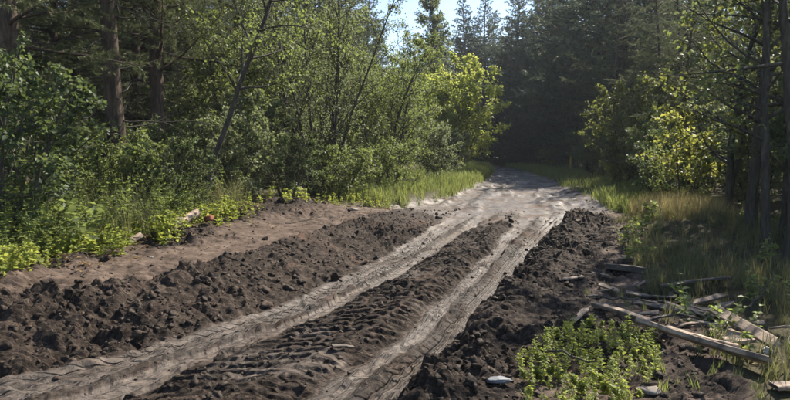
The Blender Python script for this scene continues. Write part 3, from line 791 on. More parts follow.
K['edge3'] = broadleaf(45, [((0, 0, -0.1), (-0.03, -0.02, 1), 6.4, 0.085)], 22, 8, 11, 1.5, 0.075, f0=0.24, mat='leaf', ang=(45, 85), lw=0.40)
K['edge4'] = broadleaf(46, [((0, 0, -0.1), (0.05, 0.0, 1), 6.0, 0.065)], 20, 8, 10, 1.4, 0.07, f0=0.26, mat='grey_leaf', ang=(45, 85), lw=0.38)
K['edge5'] = broadleaf(48, [((0, 0, -0.1), (-0.02, 0.02, 1), 6.2, 0.075)], 12, 6, 6, 1.3, 0.075, f0=0.30, mat='leaf', ang=(45, 85), lw=0.40)
K['shrub1'] = broadleaf(41, [((0.1 * math.cos(a), 0.1 * math.sin(a), -0.05), (0.45 * math.cos(a), 0.45 * math.sin(a), 1), 1.7, 0.018) for a in (0.3, 1.5, 2.7, 3.9, 5.2)], 10, 7, 28, 0.62, 0.047, f0=0.15, mat='dark_leaf', ang=(35, 75), lw=0.40)
K['shrub2'] = broadleaf(42, [((0.1 * math.cos(a), 0.1 * math.sin(a), -0.05), (0.5 * math.cos(a), 0.5 * math.sin(a), 1), 1.5, 0.014) for a in (0.1, 1.1, 2.2, 3.3, 4.4, 5.5)], 9, 6, 17, 0.5, 0.06, f0=0.12, mat='leaf', ang=(30, 70), lw=0.36)
K['shrub3'] = broadleaf(43, [((0.1 * math.cos(a), 0.1 * math.sin(a), -0.05), (0.3 * math.cos(a), 0.3 * math.sin(a), 1), 2.3, 0.022) for a in (0.8, 2.4, 4.1, 5.6)], 12, 7, 18, 0.75, 0.075, f0=0.10, mat='grey_leaf', ang=(30, 70), lw=0.36)
K['sapling'] = broadleaf(44, [((0, 0, -0.05), (-0.25, -0.1, 1), 2.3, 0.018), ((0.05, 0, -0.05), (0.3, 0, 1), 1.8, 0.014)], 10, 5, 9, 0.62, 0.10, f0=0.3, mat='yellow_leaf', ang=(45, 80), lw=0.42)

# left wood: the trunks one can tell apart
place_con('pine_tree', K['pine1'], -6.75, 10.6, 0.4, 1.0, 'thick pine trunk at the far left edge, its bark catching the sun')
place_con('pine_tree', K['pine2'], -5.75, 12.5, 2.2, 1.06, 'broad straight pine trunk standing left of the leaning tree, nearer than the rest')
place_con('pine_tree', K['pine1'], -5.95, 15.0, 4.0, 0.95, 'dark pine trunk behind, right of the broad dark straight one')
place_con('pine_tree', K['pine3'], -9.8, 17.0, 1.0, 1.0, 'slim pine trunk in the shade between the left edge and the broad trunk')
place_con('pine_tree', K['pine2'], -10.4, 19.5, 5.0, 0.9, 'slim leaning pine trunk behind the left edge shrubs')
place_broad('leaning_tree', K['leaning'], -3.75, 11.3, 0.0, 1.0, 'thin dark tree leaning to the right above the spoil mound')
place_broad('multi_stemmed_tree', K['fan'], -2.25, 16.6, 0.1, 1.0, 'grey-green tree of several thin stems fanning up from one base')
place_broad('willow_tree', K['willow1'], -0.3, 20.6, 0.5, 1.0, 'light green bushy willow right of the fanning stems')
place_broad('willow_tree', K['willow2'], -0.1, 26.0, 2.5, 1.25, 'sunlit bushy willow above the roadside grass', )
place_broad('willow_tree', K['willow2'], -2.6, 21.5, 1.2, 1.35, 'dull green bushy willow half hidden behind the fanning stems')
place_broad('willow_tree', K['willow1'], -0.4, 31.0, 4.1, 1.1, 'tall pale willow behind, under the patch of open sky')
place_broad('boxelder_tree', K['boxelder'], 3.4, 33.5, 0.3, 1.18, 'bright yellow-green round tree at the bend of the track')
place_broad('willow_tree', K['willow2'], 0.2, 36.0, 0.7, 1.05, 'dull green bush tree pressed against the left of the bright round tree')
place_broad('poplar_tree', K['poplar'], 3.5, 49.0, 0.0, 1.0, 'tall loose grey-green poplar rising behind the bright round tree')
place_con('fir_tree', K['fir2'], 1.6, 68.0, 1.0, 0.86, 'small dark conifer tip against the open sky left of the poplar')
fx_ = [(8.8, 74, 'fir1', 1.12, 'dark conifer whose pointed tip stands in the sky beside the poplar'), (11.6, 76, 'fir2', 1.28, 'dark conifer just right of the one whose tip stands beside the poplar'), (14.2, 73, 'fir1', 1.22, 'dark conifer at the end of the track in the middle of the sky gap'), (14.3, 58, 'fir1', 1.12, 'tall dark conifer standing right of where the track ends'), (15.0, 47, 'fir2', 1.15, 'dark conifer behind the thin yellow post')]
for x, y, k, s, lb in fx_: place_con('fir_tree', K[k], x, y, x * 1.7, s, lb)
rngT = random.Random(5)
far_spots = [(17.5, 66), (18, 52), (17, 42), (20.5, 45), (24, 48), (15.5, 36), (19, 37), (23, 39), (27, 42), (6, 84), (10, 86), (15, 85), (21, 78), (-5, 84), (12.5, 94), (18, 95), (25, 88), (8, 98), (16, 63), (-3, 96), (-12, 92), (-20, 88), (-28, 80), (9.6, 82), (13.0, 82), (16.8, 80), (16.2, 69), (13.4, 66), (5, 78), (16.5, 55), (14.2, 41.5)]
for i, (x, y) in enumerate(far_spots):
    place_con('fir_tree', K[('fir1', 'fir2')[i % 2]], x, y, rngT.uniform(0, 6.28), rngT.uniform(0.92, 1.08) * min(1.15, (0.27 * math.hypot(x, y) + 2.5) / 17 if x > 16 else 1.1), 'dark conifer in the shaded wood beyond the bend', 'dark conifers of the far wood')

# right wood
place_con('pine_tree', K['pine3'], 10.9, 16.0, 4.4, 0.5, 'low bushy pine standing behind the dry grass and the sapling')
place_con('pine_tree', K['pine3'], 10.4, 21.8, 5.1, 0.6, 'bushy pine just right of the yellowish leaning roadside tree')
place_con('pine_tree', K['pine3'], 11.2, 25.0, 2.7, 0.66, 'bushy pine just behind the yellowish leaning roadside tree')
place_con('pine_tree', K['pine3'], 11.0, 31.0, 0.5, 0.85, 'pine with pale drooping boughs on the right of the far track')
place_con('pine_tree', K['pine3'], 12.6, 26.5, 2.0, 0.72, 'bushy pine behind the yellowish roadside bush on the right')
place_con('pine_tree', K['pine3'], 11.3, 18.4, 3.3, 0.6, 'low-branched pine in the shade above the dry grass')
place_con('pine_tree', K['pine3'], 11.4, 13.4, 1.1, 0.55, 'pine behind the yellow-leaved maple on the right')
place_broad('roadside_tree', K['roadside'], 9.3, 24.0, 2.0, 0.95, 'yellowish leafy tree leaning out over the right edge of the far track')
place_broad('roadside_bush', K['willow2'], 8.3, 18.5, 3.0, 0.62, 'dark green rounded bush beside the right edge of the track', cat='bush')
place_broad('roadside_bush', K['shrub3'], 8.9, 21.0, 0.4, 1.0, 'grey-green bush under the yellowish leaning tree', cat='bush')
place_broad('maple_tree', K['maple'], 6.6, 11.8, 0.3, 1.0, 'thin maple with scattered yellow leaves on the right')
place_broad('edge_tree', K['edge3'], 5.7, 9.5, 0.2, 1.0, 'thickest bare trunk right of the dry grass')
place_broad('edge_tree', K['edge4'], 5.5, 8.75, 1.9, 1.0, 'thin trunk just right of the thickest one on the right')
place_broad('edge_tree', K['edge4'], 6.1, 9.3, 3.6, 1.05, 'thin trunk second from the right edge of the picture')
place_broad('edge_tree', K['edge5'], 5.0, 7.5, 2.8, 1.0, 'dark trunk at the right edge above the grassy mound')
place_broad('sapling', K['sapling'], 6.35, 13.2, 0.0, 1.0, 'sunlit yellow-green sapling behind the dry grass', cat='sapling')
right_spots = [(8.2, 12.2, 'edge2'), (9.0, 10.2, 'edge1'), (11.0, 11.6, 'edge1'), (12.5, 15.5, 'edge2'), (13.2, 20.0, 'edge1'), (12.0, 17.8, 'edge2'), (15.5, 24.0, 'edge1'), (9.8, 12.6, 'edge1'), (14.5, 17.5, 'edge1')]
for i, (x, y, k) in enumerate(right_spots):
    place_broad('shaded_tree', K[k], x, y, rngT.uniform(0, 6.28), rngT.uniform(0.85, 1.1), 'leafy tree deep in the shade of the right wood', group='shaded trees of the right wood')
right_pines = [(13.5, 13.5), (16.0, 20.5), (18.5, 27), (14.5, 29.5), (21, 33), (17, 16), (22, 24), (11.5, 22.5), (26, 33), (12.8, 34.5), (9.2, 12.3), (10.4, 11.0), (11.8, 15.2), (8.6, 10.4), (13, 12), (15, 14.2), (14.5, 22.5), (17.5, 23.5)]
for i, (x, y) in enumerate(right_pines):
    place_con('pine_tree', K['pine3'], x, y, rngT.uniform(0, 6.28), rngT.uniform(0.9, 1.1) * (0.28 * math.hypot(x, y) + 2.5) / 15, 'pine deep in the dark wood on the right', 'pines of the right wood')

# left wood interior
left_spots = [(-9.0, 22.0), (-11.6, 15.6), (-8.0, 18.2), (-12.5, 22.5), (-7.6, 23.5), (-13.5, 18.5), (-10.6, 26), (-15.5, 24), (-5.4, 21.5), (-6.4, 27.5), (-13.8, 29), (-17.5, 29), (-9.0, 31), (-4.4, 29), (-11.8, 34), (-16.2, 35), (-20.5, 34), (-6.8, 35.5), (-2.8, 34.5), (-9.4, 39), (-14, 41), (-19.5, 41), (-24.5, 42), (-4.9, 41.5), (-4.5, 49), (-8.6, 47), (-13, 50), (-18.5, 50), (-25, 52), (-3, 60), (-9, 59), (-16, 60), (-24, 63), (-31, 58), (-10.2, 13.2), (-14.5, 14.2)]
for i, (x, y) in enumerate(left_spots):
    k = ('pine2', 'pine1', 'pine3', 'pine2')[i % 4] if y < 40 else ('fir2', 'pine3', 'fir1')[i % 3]
    place_con('pine_tree', K[k], x, y, rngT.uniform(0, 6.28), rngT.uniform(0.82, 1.08), 'pine trunk deep in the dark wood on the left', 'pines of the left wood')
left_broad = [(-5.0, 17.8, 'willow2', 1.1, 'bushy tree in the shade right of the second dark pine trunk'), (-3.4, 19.2, 'edge1', 0.85, 'slender leafy tree just behind the leaning tree'),
              (-4.2, 24.5, 'willow2', 1.5, 'tall bushy tree filling the gap left of the fanning stems'), (-2.6, 27.5, 'edge1', 0.95, 'slender tree rising behind the fanning stems'),
              (-7.0, 30.5, 'willow2', 1.4, 'bushy tree deep among the left pine trunks'), (-2.5, 36.0, 'willow2', 1.6, 'large bushy tree far behind the light green willow'),
              (-12.5, 25.2, 'edge2', 0.8, 'small leafy tree deep in the wood at the far left'), (-4.9, 33, 'edge1', 0.9, 'slender tree far back between pines and fanning stems'), (0.4, 43.5, 'willow1', 1.15, 'distant bushy tree below the open sky left of the poplar')]
for i, (x, y, k, s, lb) in enumerate(left_broad):
    place_broad('understorey_tree', K[k], x, y, rngT.uniform(0, 6.28), s, lb, group='understorey trees of the left wood')

# ------------------------------------------------------------------ shrubs one can tell apart
sh = [(-5.1, 7.7, 'shrub1', 1.45, 'dark glossy bush with large leaves at the left edge'),
      (-6.2, 9.3, 'shrub1', 1.2, 'dark glossy bush behind the one at the left edge'),
      (-4.75, 9.9, 'shrub2', 0.95, 'leafy shrub below the broad dark pine trunk'),
      (-4.1, 10.6, 'shrub1', 0.85, 'glossy shrub at the foot of the leaning tree'),
      (-3.5, 13.2, 'shrub3', 0.9, 'shaded shrub behind the spoil mound'),
      (-2.6, 14.4, 'shrub1', 0.95, 'dark shrub right behind the crest of the spoil mound'),
      (-1.5, 15.9, 'shrub2', 1.0, 'dark shrub at the foot of the fanning stems'),
      (-0.3, 17.8, 'shrub2', 1.1, 'lit shrub at the left end of the roadside grass'),
      (-6.9, 12.0, 'shrub3', 0.85, 'grey-green shrub between the two nearest pine trunks'),
      (-5.5, 12.0, 'shrub2', 1.1, 'shrub in front of the pine trunks with drooping stems'),
      (1.5, 22.5, 'shrub3', 0.95, 'lit shrub at the foot of the sunlit willow'),
      (2.9, 30.0, 'shrub3', 0.95, 'low shrub left of the bright round tree'),
      (1.9, 32.5, 'shrub2', 1.4, 'dark low shrub under the bright round tree'),
      (-3.9, 15.8, 'shrub3', 1.1, 'shrub in the dark gap left of the fanning stems'),
      (-5.4, 14.0, 'shrub1', 1.1, 'shaded dark shrub under the pine branches'),
      (6.9, 14.6, 'shrub2', 1.0, 'shaded bush behind the dry grass on the right'),
      (7.5, 16.4, 'shrub1', 1.15, 'dark glossy bush left of the sunlit sapling'),
      (9.4, 28.5, 'shrub3', 0.9, 'bush on the right edge of the far track')]
for i, (x, y, k, s, lb) in enumerate(sh):
    place_broad('shrub', K[k], x, y, i * 1.3, s, lb, 'shrub')
und = [(-9.5, 14.8), (-8.2, 13.6), (-10.8, 17.4), (-7.6, 14.6), (-6.6, 18.6), (-9.4, 19.8), (-12.6, 17.2), (-4.6, 19.8), (-6.2, 24.2), (-10, 24), (-3.2, 25.8), (-8.4, 27.6), (-12.4, 28), (-15, 21.5), (-2, 31), (-5.6, 32), (0.2, 35), (-3.2, 38.5), (-10.6, 33), (-15.5, 31.5), (-7.4, 11.2), (-8.6, 12)]
for i, (x, y) in enumerate(und):
    place_broad('forest_shrub', K[('shrub1', 'shrub3', 'shrub2')[i % 3]], x, y, i * 2.1, 1.0 + 0.5 * rngT.random(), 'shaded shrub on the forest floor among the left pines', 'shrub', 'forest floor shrubs on the left')
undr = [(8.0, 13.2), (9.2, 15.6), (10.5, 17.6), (10.8, 20.4), (8.6, 11.2), (11.5, 14), (12.5, 23.5), (11.2, 27.5), (13.5, 31), (12, 38.5), (12.8, 45), (13.6, 52), (7.2, 10.2), (6.6, 8.6)]
for i, (x, y) in enumerate(undr):
    place_broad('forest_shrub', K[('shrub3', 'shrub1', 'shrub2')[i % 3]], x, y, i * 2.1, 0.9 + 0.5 * rngT.random(), 'shaded shrub on the forest floor of the right wood', 'shrub', 'forest floor shrubs on the right')

# ------------------------------------------------------------------ herbs and grasses (uncountable)
def herb_proto(seed, h, pairs, L, lw=0.36, side=0):
    rng = np.random.default_rng(seed); mb = MB()
    sp = walk(rng, (0, 0, -0.03), (rng.normal(0, 0.12), rng.normal(0, 0.12), 1), h, 6, 0.05)
    tube(mb, sp, np.linspace(0.006, 0.002, 7) * (0.6 + h * 0.5), 3, 0.4)
    C, D, LL_ = [], [], []
    axes = [(sp, pairs, 1.0)]
    for i in range(side):
        p, td = at_f(sp, rng.uniform(0.25, 0.8)); az = rng.uniform(0, 6.28)
        bp = walk(rng, p, (math.cos(az), math.sin(az), 0.9), h * rng.uniform(0.2, 0.4), 4, 0.08)
        tube(mb, bp, np.linspace(0.003, 0.001, 5), 3, 0.4); axes.append((bp, max(3, pairs // 2), 0.7))
    for pts, n, sc in axes:
        for i in range(n):
            f = 0.12 + 0.87 * (i + 0.5 * rng.random()) / n
            p, td = at_f(pts, f); az = i * 1.57 + rng.normal(0, 0.3)
            for q in (0, math.pi):
                C.append(p); D.append([math.cos(az + q), math.sin(az + q), rng.uniform(-0.25, 0.55)])
                LL_.append(L * sc * rng.uniform(0.7, 1.2) * (1.1 - 0.65 * f))
    C, D, LL_ = np.array(C), np.array(D), np.array(LL_)
    leaf_quads(mb, rng, C, D, LL_, LL_ * lw, 0.25, 0.6, np.clip(rng.random(len(C)), 0, 1))
    return mb.arrays()
def grass_proto(seed, blades, h, spread, w, bend=0.5):
    rng = np.random.default_rng(seed); mb = MB()
    for i in range(blades):
        az = rng.uniform(0, 6.28); hh = h * rng.uniform(0.5, 1.15); r = spread * math.sqrt(rng.random()); a2 = rng.uniform(0, 6.28)
        b = np.array([r * math.cos(a2), r * math.sin(a2), -0.02]); d = np.array([math.cos(az), math.sin(az), 0]) * bend * rng.uniform(0.3, 1.2)
        sd = np.array([-math.sin(az), math.cos(az), 0]) * w
        p1 = b + np.array([0, 0, hh * 0.55]) + d * hh * 0.25; p2 = b + np.array([0, 0, hh * 0.92]) + d * hh * 0.9
        mb.add(np.array([b - sd, b + sd, p1 + sd * 0.8, p1 - sd * 0.8, p2]), np.array([[0, 1, 2], [0, 2, 3], [3, 2, 4]]), rng.random())
    return mb.arrays()

def region(seed, n, x0, x1, y0, y1, fn):
    rng = np.random.default_rng(seed)
    X = rng.uniform(x0, x1, n * 8); Y = rng.uniform(y0, y1, n * 8)
    w = fn(X, Y)
    k = np.where(rng.random(len(X)) < w)[0][:n]
    X, Y = X[k], Y[k]
    return np.stack([X, Y, gza(X, Y)], 1), rng
def stuff(name, label, cat, protos, pos, rng, smin, smax, mat, tilt=0.12):
    me = scatter(protos, pos, rng.uniform(0, 6.28, len(pos)), rng.uniform(smin, smax, len(pos)), rng, name, M[mat], tilt)
    return tag(obj(name, me), label, cat, None, 'stuff')

herbs = [herb_proto(300 + i, 0.85 + 0.1 * (i % 3), 11, 0.085, (0.30, 0.16, 0.34, 0.13, 0.22)[i], 4) for i in range(5)]
lowh = [herb_proto(320 + i, 0.28 + 0.05 * i, 6, 0.085, 0.42, 2) for i in range(4)]
grs = [grass_proto(340 + i, 14, 0.32, 0.08, 0.0048) for i in range(4)]
grs_far = [grass_proto(345 + i, 14, 0.34, 0.12, 0.006) for i in range(4)]
dryp = [grass_proto(350 + i, 18, 0.75, 0.10, 0.0035, 0.35) for i in range(4)]

def clump(X, Y, sc, sd, lo=-0.2, hi=0.25): return sstep(lo, hi, fbm(X * sc, Y * sc, sd, 3))
p, g = region(400, 640, -9.5, -2.5, 6.4, 12, lambda X, Y: (X < V(Y) - 0.25) * (X > V(Y) - 4.0) * (0.2 + clump(X, Y, 0.8, 11)) * (Y < 11.5 - 0.2 * (X + 4)))
stuff('tall_herbs', 'tall sunlit green herbs in a mass along the left of the path', 'herbs', herbs, p, g, 0.35, 1.1, 'herb')
p, g = region(401, 420, -6.5, -2.4, 5.3, 10.5, lambda X, Y: (X < V(Y) + 0.4 * vnoise(X * 2.2, Y * 2.2, 25) + 0.12) * (X > V(Y) - 0.9) * (0.15 + clump(X, Y, 1.5, 12)))
stuff('ground_cover', 'low broad-leaved ground cover at the left edge of the path', 'ground cover', lowh, p, g, 0.5, 1.0, 'weed', 0.2)
p, g = region(402, 260, -4.0, 0.6, 9.5, 16.5, lambda X, Y: (X < V(Y) + 0.35) * (X > V(Y) - 0.5) * clump(X, Y, 1.2, 13))
stuff('mound_weeds', 'bright weeds growing along the crest of the spoil mound', 'weeds', lowh, p, g, 0.4, 0.95, 'weed', 0.2)
p, g = region(403, 2600, -2, 8.5, 15.5, 50, lambda X, Y: (X < V(Y) + 0.15) * (X > V(Y) - 3.2) * (0.35 + clump(X, Y, 0.5, 14)))
stuff('roadside_grass', 'sunlit green grass along the left edge of the far track', 'grass', grs_far, p, g, 0.7, 1.6, 'grass')
p, g = region(404, 380, -1.5, 7.5, 15.5, 42, lambda X, Y: (X < V(Y) - 0.2) * (X > V(Y) - 3.4) * clump(X, Y, 0.6, 15))
stuff('roadside_herbs', 'leafy green herbs among the grass left of the far track', 'herbs', herbs, p, g, 0.4, 0.9, 'herb')
p, g = region(405, 900, 4.2, 8.5, 10.2, 15.5, lambda X, Y: np.exp(-((X - 5.9 - 0.33 * (Y - 12.3)) / 0.75) ** 2 - ((Y - 12.5) / 1.5) ** 2) * (X > WR(Y) + 0.1))
stuff('dry_grass', 'tall dry straw-coloured grass beside the right of the track', 'dry grass', dryp, p, g, 0.4, 0.85, 'dry')
p, g = region(406, 1500, 2.4, 7.5, 3.6, 12.5, lambda X, Y: (X > WR(Y) - 0.35) * (0.12 + clump(X, Y, 0.9, 16)) * (1 - 0.85 * gauss(X, Y, 2.95, 5.2, 0.8, 1.3)))
stuff('shaded_grass', 'shaded green grass on the mound right of the planks', 'grass', grs, p, g, 0.45, 0.95, 'dull_grass')
p, g = region(407, 160, 2.6, 6.5, 4.2, 12, lambda X, Y: (X > WR(Y) - 0.5) * clump(X, Y, 1.0, 17, 0, 0.3))
stuff('shaded_herbs', 'low green herbs scattered in the shade on the right', 'herbs', lowh, p, g, 0.6, 1.2, 'herb', 0.2)
p, g = region(408, 1500, 5.5, 16, 14, 60, lambda X, Y: (X > WR(Y) - 0.1) * (X < WR(Y) + 2.6) * (0.3 + clump(X, Y, 0.4, 18)))
stuff('verge_grass', 'grass of the right verge under the dark bushes', 'grass', grs_far, p, g, 0.7, 1.5, 'grass')
p, g = region(409, 480, -16, -2.5, 9.5, 30, lambda X, Y: (X < V(Y) - 1.2) * (0.25 + clump(X, Y, 0.5, 19)))
stuff('forest_undergrowth', 'leafy undergrowth on the shaded forest floor on the left', 'undergrowth', herbs, p, g, 0.4, 0.95, 'leaf')

p, g = region(413, 70, 0.6, 3.2, 3.3, 6.5, lambda X, Y: (X > CR(Y) + 0.05) * (0.1 + clump(X, Y, 1.6, 26, 0.0, 0.3)))
stuff('grass_tufts', 'small grass tufts around the foreground weeds and planks', 'grass', grs, p, g, 0.25, 0.5, 'grass', 0.25)
tallg = [grass_proto(360 + i, 12, 0.85, 0.10, 0.004, 0.5) for i in range(3)]
bigh = [herb_proto(370 + i, 0.55 + 0.1 * i, 6, 0.20, 0.42, 2) for i in range(3)]
p, g = region(410, 260, -9.5, -2.5, 5.8, 12, lambda X, Y: (X < V(Y) - 0.1) * (X > V(Y) - 4.0) * clump(X, Y, 0.9, 21, 0.0, 0.3))
stuff('tall_grass', 'tufts of tall pale grass among the left herbs', 'grass', tallg, p, g, 0.6, 1.15, 'dull_grass', 0.2)
p, g = region(411, 90, -9.5, -2.8, 6.2, 12, lambda X, Y: (X < V(Y) - 0.3) * (X > V(Y) - 4.0) * clump(X, Y, 0.9, 22, 0.0, 0.3))
stuff('broad_leaved_herbs', 'broad-leaved plants standing among the left herbs', 'herbs', bigh, p, g, 0.6, 1.2, 'leaf', 0.2)
# fallen leaves and bits of bark
lf = []
for i in range(5):
    rg = np.random.default_rng(380 + i); mb = MB()
    n_ = 5; c_ = np.stack([rg.uniform(-0.12, 0.12, n_), rg.uniform(-0.12, 0.12, n_), rg.uniform(0.004, 0.02, n_)], 1)
    leaf_quads(mb, rg, c_, np.stack([rg.normal(0, 1, n_), rg.normal(0, 1, n_), rg.normal(0, 0.15, n_)], 1), rg.uniform(0.03, 0.06, n_), 0.014, 0.4, 0.3)
    lf.append(mb.arrays())
p, g = region(412, 700, -7, 7.5, 3.3, 16, lambda X, Y: 0.9 * (X < V(Y) + 0.6) * (X > V(Y) - 0.8) * clump(X, Y, 1.5, 23) + 0.8 * (X > CR(Y) + 0.2) * clump(X, Y, 1.2, 24) + 0.05 * (X > V(Y)) * (X < T(Y)))
stuff('leaf_litter', 'fallen brown leaves along the edges of the track', 'leaf litter', lf, p, g, 0.7, 1.3, 'dead_leaf', 0.1)

# ------------------------------------------------------------------ weeds in the foreground, each a plant
wk = []
for i in range(4):
    v, t, q, r = herb_proto(500 + i, 0.22 + 0.06 * i, (10, 11, 9, 12)[i], (0.095, 0.075, 0.085, 0.065)[i], (0.36, 0.24, 0.42, 0.30)[i], 5)
    ns = len(q)
    stem_v = np_mesh("weed_stem_%d" % i, v, np.zeros((0, 3), int), q, M['stem'], True)
    leaf_v = np_mesh("weed_leaves_%d" % i, v, t, np.zeros((0, 4), int), M['weed'], False, r[:len(t)])
    wk.append((stem_v, leaf_v))
rngW = random.Random(9)
wsp = []
tries = 0
while len(wsp) < 135 and tries < 4000:
    tries += 1
    x, y = rngW.uniform(0.8, 2.3), rngW.uniform(3.2, 5.25)
    u = (x - 1.34) * 0.82 - (y - 4.05) * 0.57; w = (x - 1.34) * 0.57 + (y - 4.05) * 0.82
    if (u / 0.42) ** 2 + (w / 1.12) ** 2 > 1 or vnoise(np.array([x * 3.1]), np.array([y * 3.1]), 99)[0] > 0.30 or any((x - a) ** 2 + (y - b) ** 2 < 0.0055 for a, b in wsp): continue
    wsp.append((x, y))
for i, (x, y) in enumerate(wsp):
    e = tree_empty('weed_plant', x, y, rngW.uniform(0, 6.28), rngW.uniform(0.32, 0.6))
    a, b = wk[i % 4]
    sub(a, 'stem', e); sub(b, 'leaves', e)
    tag(e, 'bright green leafy weed in the patch at the bottom right of the track', 'weed', 'weeds of the foreground patch')

# ------------------------------------------------------------------ planks, sticks and litter
def plank_mesh(name, L, W, Tk, mat, seed, bend=0.0, jag=0.085):
    rng = np.random.default_rng(seed); k = 10
    V_, F_ = [], []
    for i in range(k + 1):
        f = i / k; x = (f - 0.5) * L
        w0 = W * 0.5 * (1 + rng.normal(0, 0.07)); w1 = W * 0.5 * (1 + rng.normal(0, 0.07))
        zb = bend * math.sin(f * math.pi) + rng.normal(0, 0.002)
        j0 = j1 = 0.0
        if i == k: j0, j1 = rng.uniform(-jag, jag * 0.3), rng.uniform(-jag * 2, 0)
        if i == 0: j0, j1 = rng.uniform(-jag * 0.3, jag), rng.uniform(0, jag * 2)
        c = min(Tk * 0.25, 0.006)
        V_ += [(x + j0, -w0, zb - Tk / 2 + c), (x + j0, -w0, zb + Tk / 2 - c), (x + j0, -w0 + c, zb + Tk / 2), (x + j1, w1 - c, zb + Tk / 2), (x + j1, w1, zb + Tk / 2 - c), (x + j1, w1, zb - Tk / 2 + c), (x + j1, w1 - c, zb - Tk / 2), (x + j0, -w0 + c, zb - Tk / 2)]
    for i in range(k):
        for j in range(8):
            F_.append((i * 8 + j, i * 8 + (j + 1) % 8, (i + 1) * 8 + (j + 1) % 8, (i + 1) * 8 + j))
    F_.append(tuple(range(7, -1, -1))); F_.append(tuple(k * 8 + j for j in range(8)))
    me = bpy.data.meshes.new(name); me.from_pydata(V_, [], F_); me.update(); me.materials.append(M[mat])
    return me
def plank(name, a, b, W, Tk, roll, mat, label, seed, cat='plank', bend=0.0, group=None):
    a, b = Vector(a), Vector(b); d = b - a
    o = obj(name, plank_mesh(name, d.length, W, Tk, mat, seed, bend))
    X = d.normalized(); Y = Vector((0, 0, 1)).cross(X).normalized(); Z = X.cross(Y)
    m = Matrix((X, Y, Z)).transposed().to_4x4() @ Matrix.Rotation(R(roll), 4, 'X')
    m.translation = (a + b) / 2
    o.matrix_world = m
    return tag(o, label, cat, group)
def g3(x, y, dz): return (x, y, gz(x, y) + dz)
P_ = [
 ((2.02, 4.85, .17), (2.54, 3.78, .14), 0.14, 0.04, -28, 'pale_wood', 'long weathered plank slanting to the bottom right corner'),
 ((1.86, 5.62, .06), (2.12, 4.70, .17), 0.06, 0.035, 10, 'wood', 'thin lath running up behind the bright weeds'),
 ((2.14, 4.72, .17), (2.42, 4.10, .16), 0.045, 0.03, 0, 'pale_wood', 'split pale lath lying on the long weathered plank'),
 ((2.84, 5.26, .22), (2.74, 4.10, .15), 0.09, 0.04, 38, 'pale_wood', 'weathered plank leaning across the pale board'),
 ((2.84, 5.25, .08), (2.60, 4.36, .11), 0.19, 0.025, 8, 'pale_wood', 'wide pale board lying under the leaning plank'),
 ((2.93, 5.52, .06), (3.30, 5.75, .15), 0.15, 0.022, -18, 'wood', 'grey slab-like board with a pointed end on the pile'),
 ((2.62, 5.70, .05), (3.02, 5.72, .07), 0.12, 0.025, 14, 'wood', 'short grey board in the middle of the plank pile'),
 ((2.86, 6.38, .10), (3.74, 6.55, .12), 0.14, 0.03, -14, 'dark_wood', 'long dark board along the back of the plank pile'),
 ((2.62, 5.30, .06), (2.86, 5.02, .08), 0.05, 0.025, 5, 'pale_wood', 'pale lath tip left of the leaning plank'),
 ((2.76, 7.55, .06), (3.18, 7.10, .07), 0.17, 0.075, -8, 'dark_wood', 'thick dark beam half sunk in the earth above the pile'),
 ((1.50, 4.98, .05), (1.78, 5.42, .07), 0.075, 0.02, -20, 'pale_wood', 'short pale board lying alone on the clods'),
 ((2.78, 4.06, .10), (3.15, 4.10, .10), 0.08, 0.025, 10, 'wood', 'board end at the right edge beside the white bag'),
 ((2.32, 3.62, .06), (2.85, 3.66, .07), 0.10, 0.025, 0, 'wood', 'board lying along the bottom right corner'),
 ((2.40, 4.98, .05), (2.62, 5.05, .07), 0.07, 0.02, -12, 'wood', 'small board between the weeds and the pile'),
 ((2.42, 6.05, .05), (2.70, 5.60, .08), 0.09, 0.025, 20, 'dark_wood', 'dark short board at the left of the pile'),
 ((2.60, 6.20, .06), (3.10, 6.05, .07), 0.10, 0.025, -25, 'dark_wood', 'dark board lying below the long dark board'),
 ((2.95, 6.00, .05), (3.45, 6.12, .09), 0.08, 0.025, 12, 'wood', 'grey lath on the right side of the pile'),
 ((2.25, 6.55, .05), (2.45, 6.35, .06), 0.07, 0.02, 15, 'wood', 'small board on the clods above the pile'),
 ((2.36, 7.15, .04), (2.62, 7.25, .05), 0.05, 0.02, 0, 'pale_wood', 'thin pale lath on the clods left of the thick beam'),
 ((3.05, 8.15, .05), (3.35, 8.05, .06), 0.06, 0.02, 0, 'pale_wood', 'small pale lath far up on the right clods'),
 ((1.90, 6.75, .05), (2.25, 6.95, .05), 0.06, 0.02, 5, 'wood', 'narrow board on the trodden earth right of the ruts'),
 ((-0.50, 4.40, .05), (-0.30, 4.50, .06), 0.04, 0.015, 5, 'dark_wood', 'small wood chip pressed into the ridge between the ruts'),
 ((-3.62, 8.02, .06), (-3.48, 8.20, .16), 0.10, 0.02, 35, 'pale_wood', 'pale board end sticking up by the left herbs'),
 ((-3.50, 8.55, .05), (-3.35, 8.85, .12), 0.10, 0.02, -20, 'pale_wood', 'pale board fragment left of the short log'),
 ((-3.70, 7.45, .05), (-3.45, 7.30, .06), 0.06, 0.018, 0, 'wood', 'small board on the path edge by the ground cover'),
]
for i, (a, b, W, Tk, rl, mt, lb) in enumerate(P_):
    plank('plank' if i != 21 else 'wood_chip', g3(a[0], a[1], a[2] - 0.02), g3(b[0], b[1], b[2] - 0.02), W, Tk, rl, mt, lb, 700 + i, bend=0.01 if i % 2 else -0.008)

